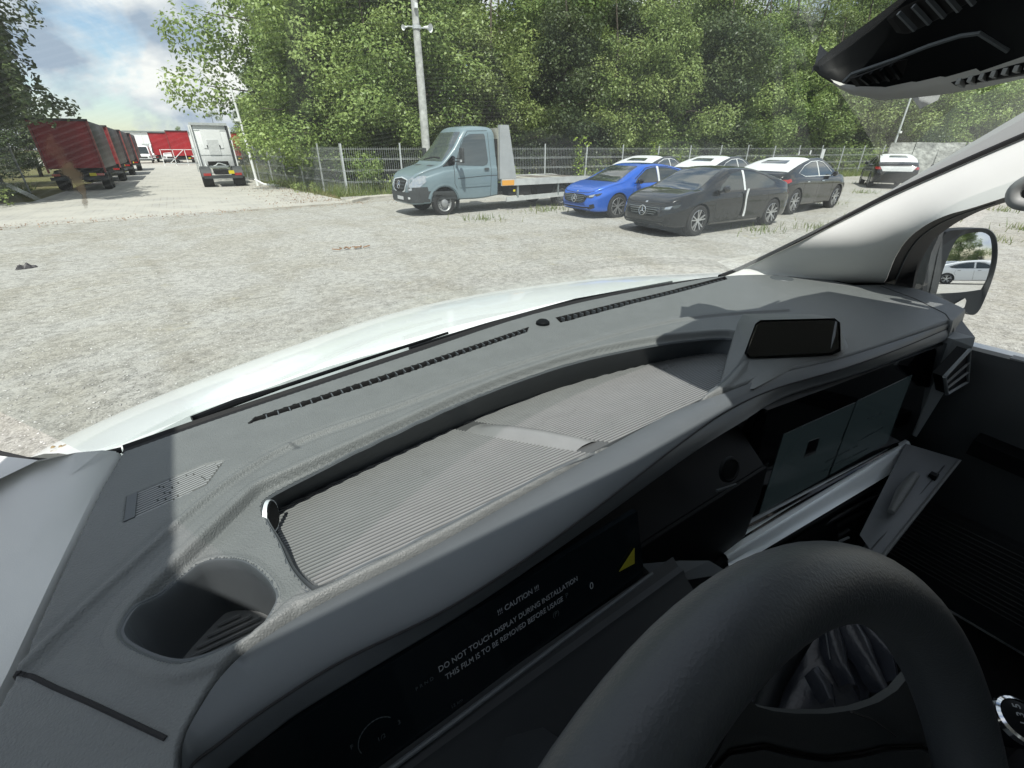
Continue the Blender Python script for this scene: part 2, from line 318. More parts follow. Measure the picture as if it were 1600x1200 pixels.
def glass_mat(name, tint, dust, refl=1.0, dcol=(.8,.82,.8)):
    m = bpy.data.materials.new(name); m.use_nodes = True; nt = m.node_tree; nt.nodes.clear(); N = nt.nodes.new; L = nt.links.new
    o = N('ShaderNodeOutputMaterial'); t = N('ShaderNodeBsdfTransparent'); t.inputs[0].default_value = (*tint, 1)
    g = N('ShaderNodeBsdfGlossy'); g.inputs['Roughness'].default_value = .015; g.inputs['Color'].default_value = (.95,.97,1,1)
    geo = N('ShaderNodeNewGeometry'); dp = N('ShaderNodeVectorMath'); dp.operation = 'DOT_PRODUCT'; L(geo.outputs['Normal'], dp.inputs[0]); L(geo.outputs['Incoming'], dp.inputs[1])
    ab = N('ShaderNodeMath'); ab.operation = 'ABSOLUTE'; L(dp.outputs['Value'], ab.inputs[0]); iv = N('ShaderNodeMath'); iv.operation = 'SUBTRACT'; iv.inputs[0].default_value = 1; L(ab.outputs[0], iv.inputs[1])
    pw = N('ShaderNodeMath'); pw.operation = 'POWER'; pw.inputs[1].default_value = 5; L(iv.outputs[0], pw.inputs[0])
    fm = N('ShaderNodeMath'); fm.operation = 'MULTIPLY_ADD'; fm.inputs[1].default_value = .85*refl; fm.inputs[2].default_value = .07*refl; L(pw.outputs[0], fm.inputs[0])
    m1 = N('ShaderNodeMixShader'); L(fm.outputs[0], m1.inputs[0]); L(t.outputs[0], m1.inputs[1]); L(g.outputs[0], m1.inputs[2])
    tc = N('ShaderNodeTexCoord'); sxx = N('ShaderNodeSeparateXYZ'); L(tc.outputs['Object'], sxx.inputs[0]); gr = N('ShaderNodeMapRange'); gr.inputs['From Min'].default_value = .1; gr.inputs['From Max'].default_value = 1.2; gr.inputs['To Min'].default_value = .30; gr.inputs['To Max'].default_value = .95; L(sxx.outputs[0], gr.inputs['Value'])
    n = N('ShaderNodeTexNoise'); n.inputs['Scale'].default_value = 1.7; n.inputs['Detail'].default_value = 4; L(tc.outputs['Object'], n.inputs['Vector'])
    n2 = N('ShaderNodeTexNoise'); n2.inputs['Scale'].default_value = 160; n2.inputs['Detail'].default_value = 2; L(tc.outputs['Object'], n2.inputs['Vector'])
    r2 = N('ShaderNodeMapRange'); r2.inputs['From Min'].default_value = .66; r2.inputs['From Max'].default_value = .8; r2.inputs['To Max'].default_value = dust*1.2; L(n2.outputs['Fac'], r2.inputs['Value'])
    r = N('ShaderNodeMapRange'); r.inputs['From Min'].default_value = .3; r.inputs['From Max'].default_value = .7; r.inputs['To Min'].default_value = dust*.55; r.inputs['To Max'].default_value = dust*1.4; L(n.outputs['Fac'], r.inputs['Value'])
    ad = N('ShaderNodeMath'); ad.operation = 'ADD'; L(r.outputs[0], ad.inputs[0]); L(r2.outputs[0], ad.inputs[1])
    d = N('ShaderNodeBsdfTranslucent'); d.inputs[0].default_value = (*dcol, 1)
    m2 = N('ShaderNodeMixShader'); gm = N('ShaderNodeMath'); gm.operation = 'MULTIPLY'; L(ad.outputs[0], gm.inputs[0]); L(gr.outputs[0], gm.inputs[1]); L(gm.outputs[0], m2.inputs[0]); L(m1.outputs[0], m2.inputs[1]); L(d.outputs[0], m2.inputs[2]); L(m2.outputs[0], o.inputs[0])
    MATS[name] = m
glass_mat('windscreen_glass', (.94,.98,.96), .031)
glass_mat('side_glass', (.96,.98,.97), .01)
mat('mirror_silver', (.92,.94,.95), .01, metal=1.0)

m = bpy.data.materials.new('smear'); m.use_nodes = True; nt = m.node_tree; b = nt.nodes['Principled BSDF']; N = nt.nodes.new; L = nt.links.new
b.inputs['Base Color'].default_value = (.62,.47,.32,1); b.inputs['Transmission Weight'].default_value = 0; b.inputs['Roughness'].default_value = .9; tc = N('ShaderNodeTexCoord'); n = N('ShaderNodeTexNoise'); n.inputs['Scale'].default_value = 130; n.inputs['Detail'].default_value = 5
L(tc.outputs['Object'], n.inputs['Vector']); a_ = N('ShaderNodeAttribute'); a_.attribute_name = 'edge'; mm = N('ShaderNodeMath'); mm.operation = 'MULTIPLY_ADD'; mm.inputs[1].default_value = .9; L(n.outputs['Fac'], mm.inputs[0]); L(a_.outputs['Fac'], mm.inputs[2])
mr = N('ShaderNodeMapRange'); mr.inputs['From Min'].default_value = .40; mr.inputs['From Max'].default_value = .95; mr.inputs['To Max'].default_value = .6; L(mm.outputs[0], mr.inputs['Value']); L(mr.outputs[0], b.inputs['Alpha']); MATS['smear'] = m
# ------------------------------------------------------------------ the van cab the photograph is taken from
DT = 1.495                                            # height of the dashboard top
van = thing('van', 'white van whose cab the picture is taken from, dark grey dashboard and left-hand steering wheel', 'van')
def sdf(px, py, poly):
    P = np.array([(p[0], p[1]) for p in poly]); n = len(P); d = np.full(px.shape, 1e9); ins = np.zeros(px.shape, bool)
    for i in range(n):
        a = P[i]; b = P[(i+1) % n]; e = b-a; wx = px-a[0]; wy = py-a[1]
        t = np.clip((wx*e[0]+wy*e[1])/max(e@e, 1e-12), 0, 1); d = np.minimum(d, (wx-e[0]*t)**2+(wy-e[1]*t)**2)
        c = (a[1] > py) != (b[1] > py); xi = (b[0]-a[0])*(py-a[1])/((b[1]-a[1]) if abs(b[1]-a[1]) > 1e-12 else 1e-12)+a[0]
        ins ^= c & (px < xi)
    return np.where(ins, -1, 1)*np.sqrt(d)
def sst(a, b, x): t = np.clip((x-a)/(b-a), 0, 1); return t*t*(3-2*t)
def pl(pts, z=DT, k=0):
    P = [at(u, v, z) for u, v in pts]
    if k:
        P = [Vector(q) for q in catmull([tuple(p) for p in P], k)]
    return P
def linedist(px, py, pts):
    d = np.full(px.shape, 1e9)
    for a, b in zip(pts[:-1], pts[1:]):
        e = np.array([b.x-a.x, b.y-a.y]); wx = px-a.x; wy = py-a.y; t = np.clip((wx*e[0]+wy*e[1])/(e@e), 0, 1)
        d = np.minimum(d, np.hypot(wx-e[0]*t, wy-e[1]*t))
    return d
BL = [(284,1215),(288,1155),(318,1097),(350,1052),(400,1007),(500,945),(687,849),(860,750),(1050,645),(1130,615),(1210,586),(1315,560),(1400,533),(1483,505)]
SL = [(292,1225),(300,1195),(345,1160),(385,1129),(440,1091),(540,1030),(715,942),(890,825),(1070,688),(1140,640),(1215,606),(1320,575),(1405,545),(1484,512)]
EL = [(330,1230),(345,1210),(380,1180),(415,1153),(470,1112),(575,1048),(745,945),(915,828),(1085,706),(1160,659),(1225,620),(1325,588),(1408,559),(1488,527)]
B = pl(BL, DT-.002, 5); S = pl(SL, DT-.014, 5); E_ = pl(EL, DT-.036, 5)
back = pl([(187,705),(330,655),(495,600),(660,545),(830,490),(985,455),(1127,433),(1232,431),(1375,437),(1397,441)], DT, 4)
rightend = pl([(1461,462),(1512,486),(1491,506)])
leftside = pl([(-160,1400),(-70,1215),(15,1050),(80,910),(150,765)])
outline = back + rightend + list(reversed(B)) + [Vector((B[0].x+.002, .02, 0)), Vector((leftside[0].x, .02, 0))] + leftside
recess = pl([(191,994),(197,972),(212,948),(247,912),(394,769),(412,757),(469,733),(600,673),(760,600),(900,553),(985,535),(1040,526),(1155,516),(1176,545),(1120,612),(1000,667),(860,738),(700,822),(600,872),(491,924),(455,930),(400,985),(345,1018),(290,1038),(262,1036),(228,1022),(203,1008)])
TZ = DT-.040
traytop = pl([(401,772),(469,737),(600,676),(760,603),(900,556),(1040,528),(1152,518),(1172,546),(1120,611),(1000,666),(860,737),(700,820),(600,869),(493,920),(466,897),(447,872),(432,835),(410,800)])
cup = pl([(194,992),(199,975),(212,953),(248,918),(300,873),(318,865),(340,862),(372,864),(392,873),(416,893),(432,921),(418,948),(400,975),(350,1012),(290,1034),(262,1033),(230,1022),(203,1007)])
ridge1 = pl([(37,1042),(120,960),(210,880),(275,820),(337,765),(431,704),(510,672),(600,643),(760,583),(900,540),(1000,512),(1100,492),(1230,486)], DT, 4)
def chaikin(P, n=2, q=.22):
    for _ in range(n):
        o = []
        for a, b in zip(P, P[1:]+P[:1]): o += [a.lerp(b, q), a.lerp(b, 1-q)]
        P = o
    return P
recess = chaikin(recess, 3); traytop = chaikin(traytop, 2); cup = chaikin(cup, 3)
ridge1 = [r for r in ridge1]
for _ in range(6): ridge1 = [ridge1[0]]+[(ridge1[i-1]+ridge1[i]*2+ridge1[i+1])/4 for i in range(1, len(ridge1)-1)]+[ridge1[-1]]
st = .0019
xs = np.arange(-.36, 1.60, st); ys = np.arange(.03, .86, st); X, Y = np.meshgrid(xs, ys, indexing='ij')
def snap(poly, X, Y, inner=-.0016, outer=.0004):
    d = sdf(X, Y, poly); e = 1e-4; gx_ = (sdf(X+e, Y, poly)-sdf(X-e, Y, poly))/(2*e); gy_ = (sdf(X, Y+e, poly)-sdf(X, Y-e, poly))/(2*e)
    m = np.abs(d) < st*.72; tgt = np.where(d >= 0, outer, inner); q = np.where(m, tgt-d, 0); return X+gx_*q, Y+gy_*q
X, Y = snap(traytop, X, Y); X, Y = snap(cup, X, Y); 
for q in ([(398,652),(600,586),(826,511),(823,519),(602,594),(388,662)], [(868,496),(1000,465),(1132,434),(1136,438),(1002,471),(876,504)], [(1300,441),(1330,438),(1378,443),(1383,447),(1335,448)]): X, Y = snap(pl(q), X, Y, -.0008, .0001)
so_ = sdf(X, Y, outline); srec = sdf(X, Y, recess); stray = sdf(X, Y, traytop); scup = sdf(X, Y, cup); dr = linedist(X, Y, ridge1)
Z = DT + .006*np.clip((Y-.35)/.4, -1, 1)*0
Z = Z - .10*np.clip(.31-Y, 0, 1)*(X < B[0].x+.05)              # driver's end slopes away below the pillar
Z += .0042*np.exp(-(dr/.0042)**4)-.0015*np.exp(-((dr-.010)/.004)**2)                               # embossed line round the tray
Z += .0048*np.exp(-((srec-.0075)/.0062)**4)                      # raised bead round the recess
Z -= .0100*sst(.0015, -.0015, srec)
cx0 = at(330, 990, DT)
Z += .0016*np.exp(-((scup-.003)/.003)**2)*(stray > .004)
gq = pl([(199,776),(319,726),(350,719),(322,757),(194,815)]); sg = sdf(X, Y, gq); Z -= .0045*sst(.0012, -.0012, sg)   # speaker grille recess
SLOTS = [pl(q) for q in ([(398,652),(600,586),(826,511),(823,519),(602,594),(388,662)], [(868,496),(1000,465),(1132,434),(1136,438),(1002,471),(876,504)], [(1300,441),(1330,438),(1378,443),(1383,447),(1335,448)])]
sslot = np.minimum.reduce([sdf(X, Y, q) for q in SLOTS])
# right part: low swelling towards the hood over the centre screen
Z += .004*sst(1.0, 1.3, X)
seam = pl([(1375,449),(1430,470),(1476,493),(1487,509)])
seam2 = pl([(0,1074),(22,1076),(45,1070),(60,1072),(100,1092),(284,1173)], DT-.015)
Z -= .09*sst(-.006, .010, so_) 
keep = (so_ < .012) & (stray > 0) & (scup > 0) & (sslot > 0)
RIMZ = lambda x, y: float(Z[min(nx_-1, max(0, int(round((x-xs[0])/st)))), min(ny_-1, max(0, int(round((y-ys[0])/st))))])
nx_, ny_ = X.shape
idx = -np.ones(X.shape, int); nx, ny = X.shape
kc = keep[:-1,:-1] & keep[1:,:-1] & keep[1:,1:] & keep[:-1,1:]
ii, jj = np.nonzero(kc); used = np.zeros(X.shape, bool)
for a, b in ((0,0),(1,0),(1,1),(0,1)): used[ii+a, jj+b] = True
idx[used] = np.arange(used.sum())
V = np.stack([X[used], Y[used], Z[used]], 1); F4 = np.stack([idx[ii,jj], idx[ii+1,jj], idx[ii+1,jj+1], idx[ii,jj+1]], 1)
def np_mesh(name, V, F, m, parent=None, smooth=True, rnd=None, **tags):
    me = bpy.data.meshes.new(name); me.vertices.add(len(V)); me.vertices.foreach_set('co', V.astype(np.float32).ravel())
    k = F.shape[1]; me.loops.add(F.size); me.loops.foreach_set('vertex_index', F.astype(np.int32).ravel()); me.polygons.add(len(F))
    me.polygons.foreach_set('loop_start', np.arange(0, F.size, k, dtype=np.int32)); me.polygons.foreach_set('loop_total', np.full(len(F), k, dtype=np.int32))
    if smooth: me.polygons.foreach_set('use_smooth', np.ones(len(F), bool))
    if rnd is not None:
        a = me.attributes.new('rnd', 'FLOAT', 'FACE'); a.data.foreach_set('value', rnd.astype(np.float32))
    me.update(calc_edges=True); me.validate(); me.materials.append(MATS[m])
    o = bpy.data.objects.new(name, me); COL.objects.link(o)
    if parent is not None: o.parent = parent
    return rename(o, name, **tags)
dash = np_mesh('dashboard', V, F4, 'dash_plastic', van)

def dens(poly, d=.004):
    o = []
    for a, b in zip(poly, poly[1:]+poly[:1]):
        n = max(1, int((b-a).length/d)); o += [a.lerp(b, k/n) for k in range(n)]
    return o
def edge_frame(P):
    c = []
    for i, p in enumerate(P):
        t = P[(i+1) % len(P)]-P[i-1]; n = Vector((-t.y, t.x, 0)).normalized(); c.append(n)
    area = sum(a.x*b.y-b.x*a.y for a, b in zip(P, P[1:]+P[:1]))
    return [n if area > 0 else -n for n in c]      # inward normals
def tray_depth(y): return .012+.050*(y-.33)/.20
def pocket(name, poly, depth, under, m):
    dfun = depth if callable(depth) else (lambda y: depth)
    P = dens(poly); Nn = edge_frame(P)
    for _ in range(2): Nn = [(Nn[i-1]+Nn[i]+Nn[(i+1) % len(Nn)]).normalized() for i in range(len(Nn))]
    zt = []
    for p, n in zip(P, Nn):
        q = p-n*.0035; zt.append(RIMZ(q.x, q.y))
    for _ in range(6): zt = [(zt[i-1]+zt[i]+zt[(i+1) % len(zt)])/3 for i in range(len(zt))]
    R0 = [Vector((p.x-n.x*.003, p.y-n.y*.003, z-.0012)) for p, n, z in zip(P, Nn, zt)]
    R1 = [Vector((p.x+n.x*.0006, p.y+n.y*.0006, z-.0008)) for p, n, z in zip(P, Nn, zt)]
    R2 = [Vector((p.x+n.x*.0016, p.y+n.y*.0016, z-.0030)) for p, n, z in zip(P, Nn, zt)]
    rows_ = [R0, R1, R2]
    for f in (.25, .6, 1.0):
        rows_.append([Vector((p.x+n.x*.0016+n.x*.004*f*(0 if -n.y > .2 else 1), p.y+n.y*.0016+n.y*.004*f*(0 if -n.y > .2 else 1)+under*f*max(0, -n.y), DT-dfun(p.y+(under if -n.y > .2 else 0))*f-.003*(1-f))) for p, n in zip(P, Nn)])
    mk(name, G().rows(rows_, closed=True), m, dash, ang=50)
    mk(name+'_rim', G().tube([r+Vector((0,0,-.0004)) for r in R0], .0017 if depth != .022 else .0006, 6, closed=True), 'dash_smooth', dash)
    return rows_[-1]
fl = pocket('tray_wall', traytop, tray_depth, .034, 'dash_smooth')
cf = pocket('cup_wall', cup, .088, .004, 'dash_smooth')
for q in SLOTS:
    sf = pocket('vent_slot', q, .022, .0, 'seal'); mk('vent_floor', G().add(sf, [tuple(range(len(sf)))]), 'seal', dash, smooth=False)
mk('cup_floor', G().add(cf, [tuple(range(len(cf)))]), 'rubber_mat', dash, smooth=False)
for sm_, w_ in ((seam, .0022), (seam2, .0035)):
    dd = []
    for a, b in zip(sm_[:-1], sm_[1:]): dd += [a.lerp(b, k/12) for k in range(12)]
    mk('dash_seam', G().tube([(p.x, p.y, RIMZ(p.x, p.y)+.0000) for p in dd], w_*.5, 6), 'seal', dash, smooth=False)
# ribbed rubber mat in the tray: ribs cut to the outline of the floor
def ribs(poly, z_, y0, y1, pitch, w, h, gap=None):
    g = G(); P = [(p.x, p.y) for p in poly]; y = y0
    while y < y1:
        z = z_(y) if callable(z_) else z_
        xsn = []
        for (ax, ay), (bx, by) in zip(P, P[1:]+P[:1]):
            if (ay > y) != (by > y): xsn.append(ax+(bx-ax)*(y-ay)/(by-ay))
        xsn.sort()
        for a, b in zip(xsn[::2], xsn[1::2]):
            segs = [(a+.002, b-.002)]
            if gap: 
                gx = gap(y); segs = [(a+.002, min(b, gx-.021)), (max(a, gx+.021), b-.002)] if a < gx < b else segs
            for c, d in segs:
                if d-c > .004:
                    n = max(2, int((d-c)/.05)); r = []
                    for k in range(n+1):
                        x = c+(d-c)*k/n; r.append([(x, y-w/2, z), (x, y-w*.22, z+h), (x, y+w*.22, z+h), (x, y+w/2, z)])
                    g.rows(r)
        y += pitch
    return g
traymat = mk('tray_mat', G().prism([(p.x, p.y, DT-tray_depth(p.y)-.001) for p in fl], (0,0,.0022)), 'tray_base_shaded', dash, smooth=False)
dvp = [at(756,652,TZ), at(905,712,TZ)]
gapf = lambda y: dvp[0].x+(dvp[1].x-dvp[0].x)*(y-dvp[0].y)/(dvp[1].y-dvp[0].y)
mk('mat_ribs', ribs([Vector((p.x, p.y, 0)) for p in fl], lambda y: DT-tray_depth(y)+.001, .30, .62, .0062, .0030, .0016, gapf), 'rubber_mat', dash, recalc=False, kind='stuff')
# raised divider crossing the tray
r = []
for k in range(13):
    t = -.10+1.16*k/12; p = dvp[0].lerp(dvp[1], t); p.z = DT-tray_depth(p.y); hh = .013*(.45+.55*math.sin(max(0, min(1, t))*math.pi)**.5) if 0 <= t <= 1 else .005
    r.append([(p.x+dx, p.y, p.z+.0005+hh*f) for dx, f in ((-.024,0),(-.017,.35),(-.009,.9),(0,1),(.009,.9),(.017,.35),(.024,0))])
mk('tray_divider', G().rows(r), 'rubber_mat', dash, recalc=False)
cz = DT-.087
cupf = [Vector((p.x, p.y, 0)) for p in cup]
mk('cup_holder_mat', ribs([Vector((cx0.x+(p.x-cx0.x)*.93, cx0.y+(p.y-cx0.y)*.93, 0)) for p in cup], cz+.002, .25, .45, .0075, .004, .002), 'rubber_mat', dash, recalc=False)
# round port with silver rim on the left tray wall
pc = at(424, 806, DT-.022)
nrm = Vector((.93,-.36,.08)).normalized()
mk('port_cover', G().lathe([(0,.003),(.015,.003),(.017,0)], pc, nrm), 'black_plastic', dash)
mk('port_rim', G().lathe([(.0160,0),(.0170,.002),(.0178,.002),(.0185,-.002)], pc, nrm), 'silver', dash)
# defroster louvres, grille slats
lv = None
for A, Bq, n in (((398,654),(826,511),34), ((868,497),(1132,434),34)):
    a = at(*A, DT); b = at(*Bq, DT)
    for k in range(1, n):
        p = a.lerp(b, k/n)
        if lv is None: lv = mk('louvre', G().box((0,0,0), (.0016,.014,.010)), 'dash_smooth', dash, smooth=False); o = lv
        else: o = lv.copy(); COL.objects.link(o)
        o.location = (p.x-.001, p.y-.004, DT-.0058)
g = G(); gp = [(p.x, p.y) for p in gq]; dirv = Vector((gq[1].x-gq[0].x, gq[1].y-gq[0].y, 0)).normalized(); nv = Vector((-dirv.y, dirv.x, 0))
g0 = (gq[0]+gq[4])/2
for k in range(-14, 16):
    o0 = Vector((g0.x, g0.y, 0))+nv*k*.0042; xsn = []
    for (ax, ay), (bx, by) in zip(gp, gp[1:]+gp[:1]):
        da = (Vector((ax, ay, 0))-o0).dot(nv); db = (Vector((bx, by, 0))-o0).dot(nv)
        if (da > 0) != (db > 0):
            t = da/(da-db); xsn.append((Vector((ax+(bx-ax)*t, ay+(by-ay)*t, 0))-o0).dot(dirv))
    if len(xsn) >= 2:
        a, b = min(xsn)+.003, max(xsn)-.002; c = a
        while c < b:
            ln = rng.uniform(.025, .05); e = min(b, c+ln)
            g.bar(o0+dirv*c+Vector((0,0,DT-.0022)), o0+dirv*e+Vector((0,0,DT-.0022)), .0022, .0026); c = e+.0016
mk('speaker_grille', g, 'grille_bars', dash, smooth=False)
f = [gq[0], gq[0].lerp(gq[1], .12), gq[4].lerp(gq[3], .12), gq[4]]
mk('speaker_grille_end', G().prism([(p.x, p.y, DT-.003) for p in f], (0,0,.0035)), 'dash_smooth', dash, smooth=False)
sc_ = at(1221, 437, DT)
mk('sun_sensor', G().lathe([(.032,0),(.030,.002),(.02,.003),(0,.0035)], (sc_.x, sc_.y, DT+.0035), (0,0,1)), 'dash_smooth', dash)
sc_ = at(848, 506, DT); mk('light_sensor', G().lathe([(.016,-.002),(.015,.006),(.010,.010),(0,.0115)], (sc_.x, sc_.y, DT-.001), (0,0,1)), 'black_plastic', dash)
# instrument and screen hood
rows_ = []
for b, s, e in zip(B, S, E_):
    m1 = b.lerp(s, .5)+Vector((0,0,.0015)); m2 = s.lerp(e, .35)+Vector((0,0,.0025)); m3 = s.lerp(e, .75)+Vector((0,0,.0015))
    gr = s+Vector((0,.0012,0))
    rows_.append([b+Vector((0,.004,-.004)), b, m1, s.lerp(b,.1), gr+Vector((0,-.0012,-.004)), s.lerp(e,.06), m2, m3, e.lerp(s,.1), e, e+Vector((0,.006,-.008)), e+Vector((0,.030,-.018)), e+Vector((0,.055,-.022))])
mk('instrument_hood', G().rows(rows_), 'dash_smooth', van, ang=60)
mk('hood_seam', G().tube([s+Vector((0,.0003,-.0006)) for s in S[4:]], .0012, 5), 'seal', van)
ebk = [e+Vector((0,.052,-.020)) for e in E_]
# the black panel behind: display on the left, screen on the right
def backpanel(i0, i1, zb, yb, name, m):
    r = []
    for e in ebk[i0:i1]: r.append([e, Vector((e.x, yb, zb)), Vector((e.x, yb-.004, zb-.002)), Vector((e.x, yb+.06, zb-.15))])
    return mk(name, G().rows(r), m, van, recalc=False)
kk = [i for i, e in enumerate(ebk) if e.x < .70][-1]
backpanel(0, kk+1, 1.37, .262, 'fascia_panel', 'black_plastic')
mk('fascia_panel', G().rows([[(x,.262,1.372),(x,.258,1.30),(x,.262,1.16)] for x in (.34,.5,.62,.70)]), 'black_plastic', van, recalc=False)
mk('fascia_panel', G().rows([[e, Vector((e.x, .303-.097*(e.x-.70), 1.453)), Vector((e.x, .315-.097*(e.x-.70), 1.40))] for e in ebk[kk:]]), 'black_plastic', van, recalc=False)
mk('fascia_core', G().box((.98,.42,1.12), (1.2,.06,.60)), 'black_plastic', van, smooth=False)
# cluster display: tilted glass slab under the hood
d0 = Vector((-.085, .2160, 1.372)); du = Vector((1, .022, 0)).normalized(); dw = Vector((0, .30, 1)).normalized(); dn = du.cross(dw)
disp = mk('instrument_display', G().prism([d0, d0+du*.435, d0+du*.435+dw*.088, d0+dw*.088], -dn*.008), 'screen_dark', van, smooth=False)
MD = frame(d0+dn*.0006*-1, du, dw)
tn = dn if dn.dot(EYE-d0) > 0 else -dn
def dtxt(s, u, v, size, m='print_grey', xs=1.0, al='LEFT'):
    p = at(u, v, p=d0+tn*.0012, n=tn); M = Matrix((du, dw, du.cross(dw))).transposed().to_4x4(); M.translation = p
    return text_mesh('display_text', s, size, m, disp, M, align=al, xs=xs, extrude=.0001)
dtxt('DO NOT TOUCH DISPLAY DURING INSTALLATION', 686, 1051, .0085, xs=.86)
dtxt('THIS FILM IS TO BE REMOVED BEFORE USAGE', 697, 1063, .0085, xs=.82)
dtxt('!!! CAUTION !!!', 778, 962, .0085, xs=.9)
dtxt('0', 922, 922, .012, m='print_grey'); dtxt('(P)', 864, 966, .008, m='print_dim'); dtxt('P', 884, 935, .008, m='print_dim')
dtxt('P R N D', 650, 1080, .005, m='print_dim'); dtxt('13 km', 705, 1108, .005, m='print_dim')
for k, (u, v) in enumerate([(548,1172),(590,1160),(622,1133)]): dtxt(['F','1/2','3'][k], u, v, .006, m='print_dim')
g = G()
for k in range(13):
    a0 = R(200-k*13); a1 = R(200-(k+.8)*13); c0 = at(590, 1150, p=d0+tn*.0015, n=tn)
    g.bar(c0+du*.016*math.cos(a0)+dw*.016*math.sin(a0), c0+du*.016*math.cos(a1)+dw*.016*math.sin(a1), .0006, .0006)
mk('gauge_arc', g, 'print_dim', disp, smooth=False)
yp = [at(u, v, p=d0+tn*.002, n=tn) for u, v in ((991,856),(967,893),(991,880))]
mk('film_tab', G().prism(yp, tn*.0006), 'tab_yellow', disp, smooth=False)
# ledge and lower cowling under the display
lr = []
for x in np.linspace(-.12, .40, 9):
    lr.append([(x,.222,1.374),(x,.212,1.366),(x,.204,1.367),(x,.200,1.360),(x,.165,1.335),(x,.155,1.325),(x,.150,1.30),(x,.17,1.05),(x,.19,.8)])
mk('lower_fascia', G().rows(lr), 'lower_plastic', van, recalc=False)
mk('display_sill', G().tube([(-.12,.209,1.369),(.36,.221,1.371)], .0025, 8), 'dash_smooth', van)
mk('column_cover', G().rows([[(cx+dx*wd, y, z+dz*hh) for dx, dz in ((-1,-1),(-1,.3),(-.6,.9),(0,1.1),(.6,.9),(1,.3),(1,-1))] for cx, y, z, wd, hh in ((.118,.24,1.28,.062,.05),(.118,.16,1.30,.060,.05),(.117,.06,1.40,.05,.045),(.115,.0,1.455,.04,.04))]), 'lower_plastic', van, recalc=False)
# facet panel between the display and the centre stack
fp = [at(1002,881,1.37), at(1060,876,1.35), at(1108,876,1.34), at(1140,895,1.32), at(1032,913,1.34)]
mk('vent_cover', G().prism(fp, (0,.02,-.03)), 'dash_smooth', van, smooth=False)
mk('vent_cover', G().prism([at(1036,914,1.335), at(1110,884,1.335), at(1125,905,1.30), at(1060,960,1.27)], (0,.02,-.03)), 'lower_plastic', van, smooth=False)
mk('stalk', G().tube([(.19,.03,1.47),(.27,.05,1.49),(.335,.06,1.50)], [.008,.007,.010], 12), 'black_plastic', van)

# centre screen
c = [at(1202,640,1.45), at(1484,535,1.45), at(1424,681,1.2), at(1161,831,1.2)]
c[0] = Vector((.70,.290,1.452)); c[1] = Vector((1.352,.2265,1.452))
cn = (c[1]-c[0]).cross(c[3]-c[0]).normalized(); cn = cn if cn.dot(EYE-c[0]) > 0 else -cn
cs = [at(1200,641,p=c[0],n=cn), at(1485,535,p=c[0],n=cn), at(1424,681,p=c[0],n=cn), at(1161,831,p=c[0],n=cn)]
screen = mk('centre_screen', G().prism(cs, -cn*.02), 'gloss_black', van, smooth=False)
a = [(1225,679),(1337,629),(1292,745),(1187,803)]; b = [(1340,627),(1426,586),(1386,692),(1297,742)]
for q in (a, b): mk('screen_image', G().prism([at(u, v, p=c[0]+cn*.001, n=cn) for u, v in q], -cn*.0006), 'screen_off', screen, smooth=False)
sq = [(1268,700),(1278,686),(1284,686),(1280,704),(1268,714),(1260,714)]
mk('screen_icon', G().prism([at(u, v, p=c[0]+cn*.0018, n=cn) for u, v in [(1264,690),(1281,684),(1274,708),(1256,716)]], -cn*.0004), 'gloss_black', screen, smooth=False)
g = G()
for (u0, v0, u1, v1) in ((1290,722,1345,694),(1300,728,1358,700),(1340,690,1372,672),(1284,737,1310,723),(1350,684,1380,668),(1356,655,1384,642)):
    p0 = at(u0, v0, p=c[0]+cn*.0018, n=cn); p1 = at(u1, v1, p=c[0]+cn*.0018, n=cn); n = 14
    for k in range(n):
        if rng.random() < .8: g.bar(p0.lerp(p1, k/n), p0.lerp(p1, (k+.7)/n), .0022, .0004, upv=cn)
    mk('screen_text', g, 'print_dim', screen, smooth=False, kind='stuff'); g = G()

# filler panel left of the screen with start button
pb = at(1138, 733, y=.256); bn = Vector((-.1,-.9,.3)).normalized()
mk('start_button', G().lathe([(.020,0),(.019,.004),(.016,.005),(.015,.003),(0,.004)], pb, bn), 'black_plastic', van)
mk('button_bar', G().bar(at(1120,767,y=.25), at(1150,757,y=.25), .003, .003), 'print_dim', van)
# brushed silver strip
s0 = [at(1137,871,1.19), at(1420,692,1.20)]; s1 = [at(1225,852,1.165)+Vector((-.11,.012,0)), at(1429,716,1.178)]
tl, tr_ = at(1135,868,1.195), at(1419,691,1.205); bl, br_ = at(1140,888,1.18), at(1431,716,1.175)
r = []
for k in range(9):
    t = k/8; p = tl.lerp(tr_, t); q = bl.lerp(br_, t); o = (q-p)
    r.append([p+Vector((0,.04,.002)), p, p.lerp(q,.12)+Vector((0,-.003,-.002)), p.lerp(q,.5)+Vector((0,-.001,-.004)), p.lerp(q,.88)+Vector((0,-.004,-.004)), q, q+Vector((0,.004,-.006)), q+Vector((0,.05,-.012))])
strip = mk('silver_strip', G().rows(r), 'silver', van, ang=30)
mk('strip_end', G().prism([tr_, br_, br_+Vector((0,.004,-.006)), br_+Vector((0.006,.05,-.012)), tr_+Vector((.006,.04,.002))], (.006,0,0)), 'silver', van, smooth=False)
mk('screen_ledge', G().prism([at(1161,832,p=c[0]-cn*.002,n=cn), at(1400,690,p=c[0]-cn*.002,n=cn), tr_+Vector((-.04,.006,.004)), tl+Vector((.02,.008,.002))], (0,.004,-.006)), 'gloss_black', van, smooth=False)
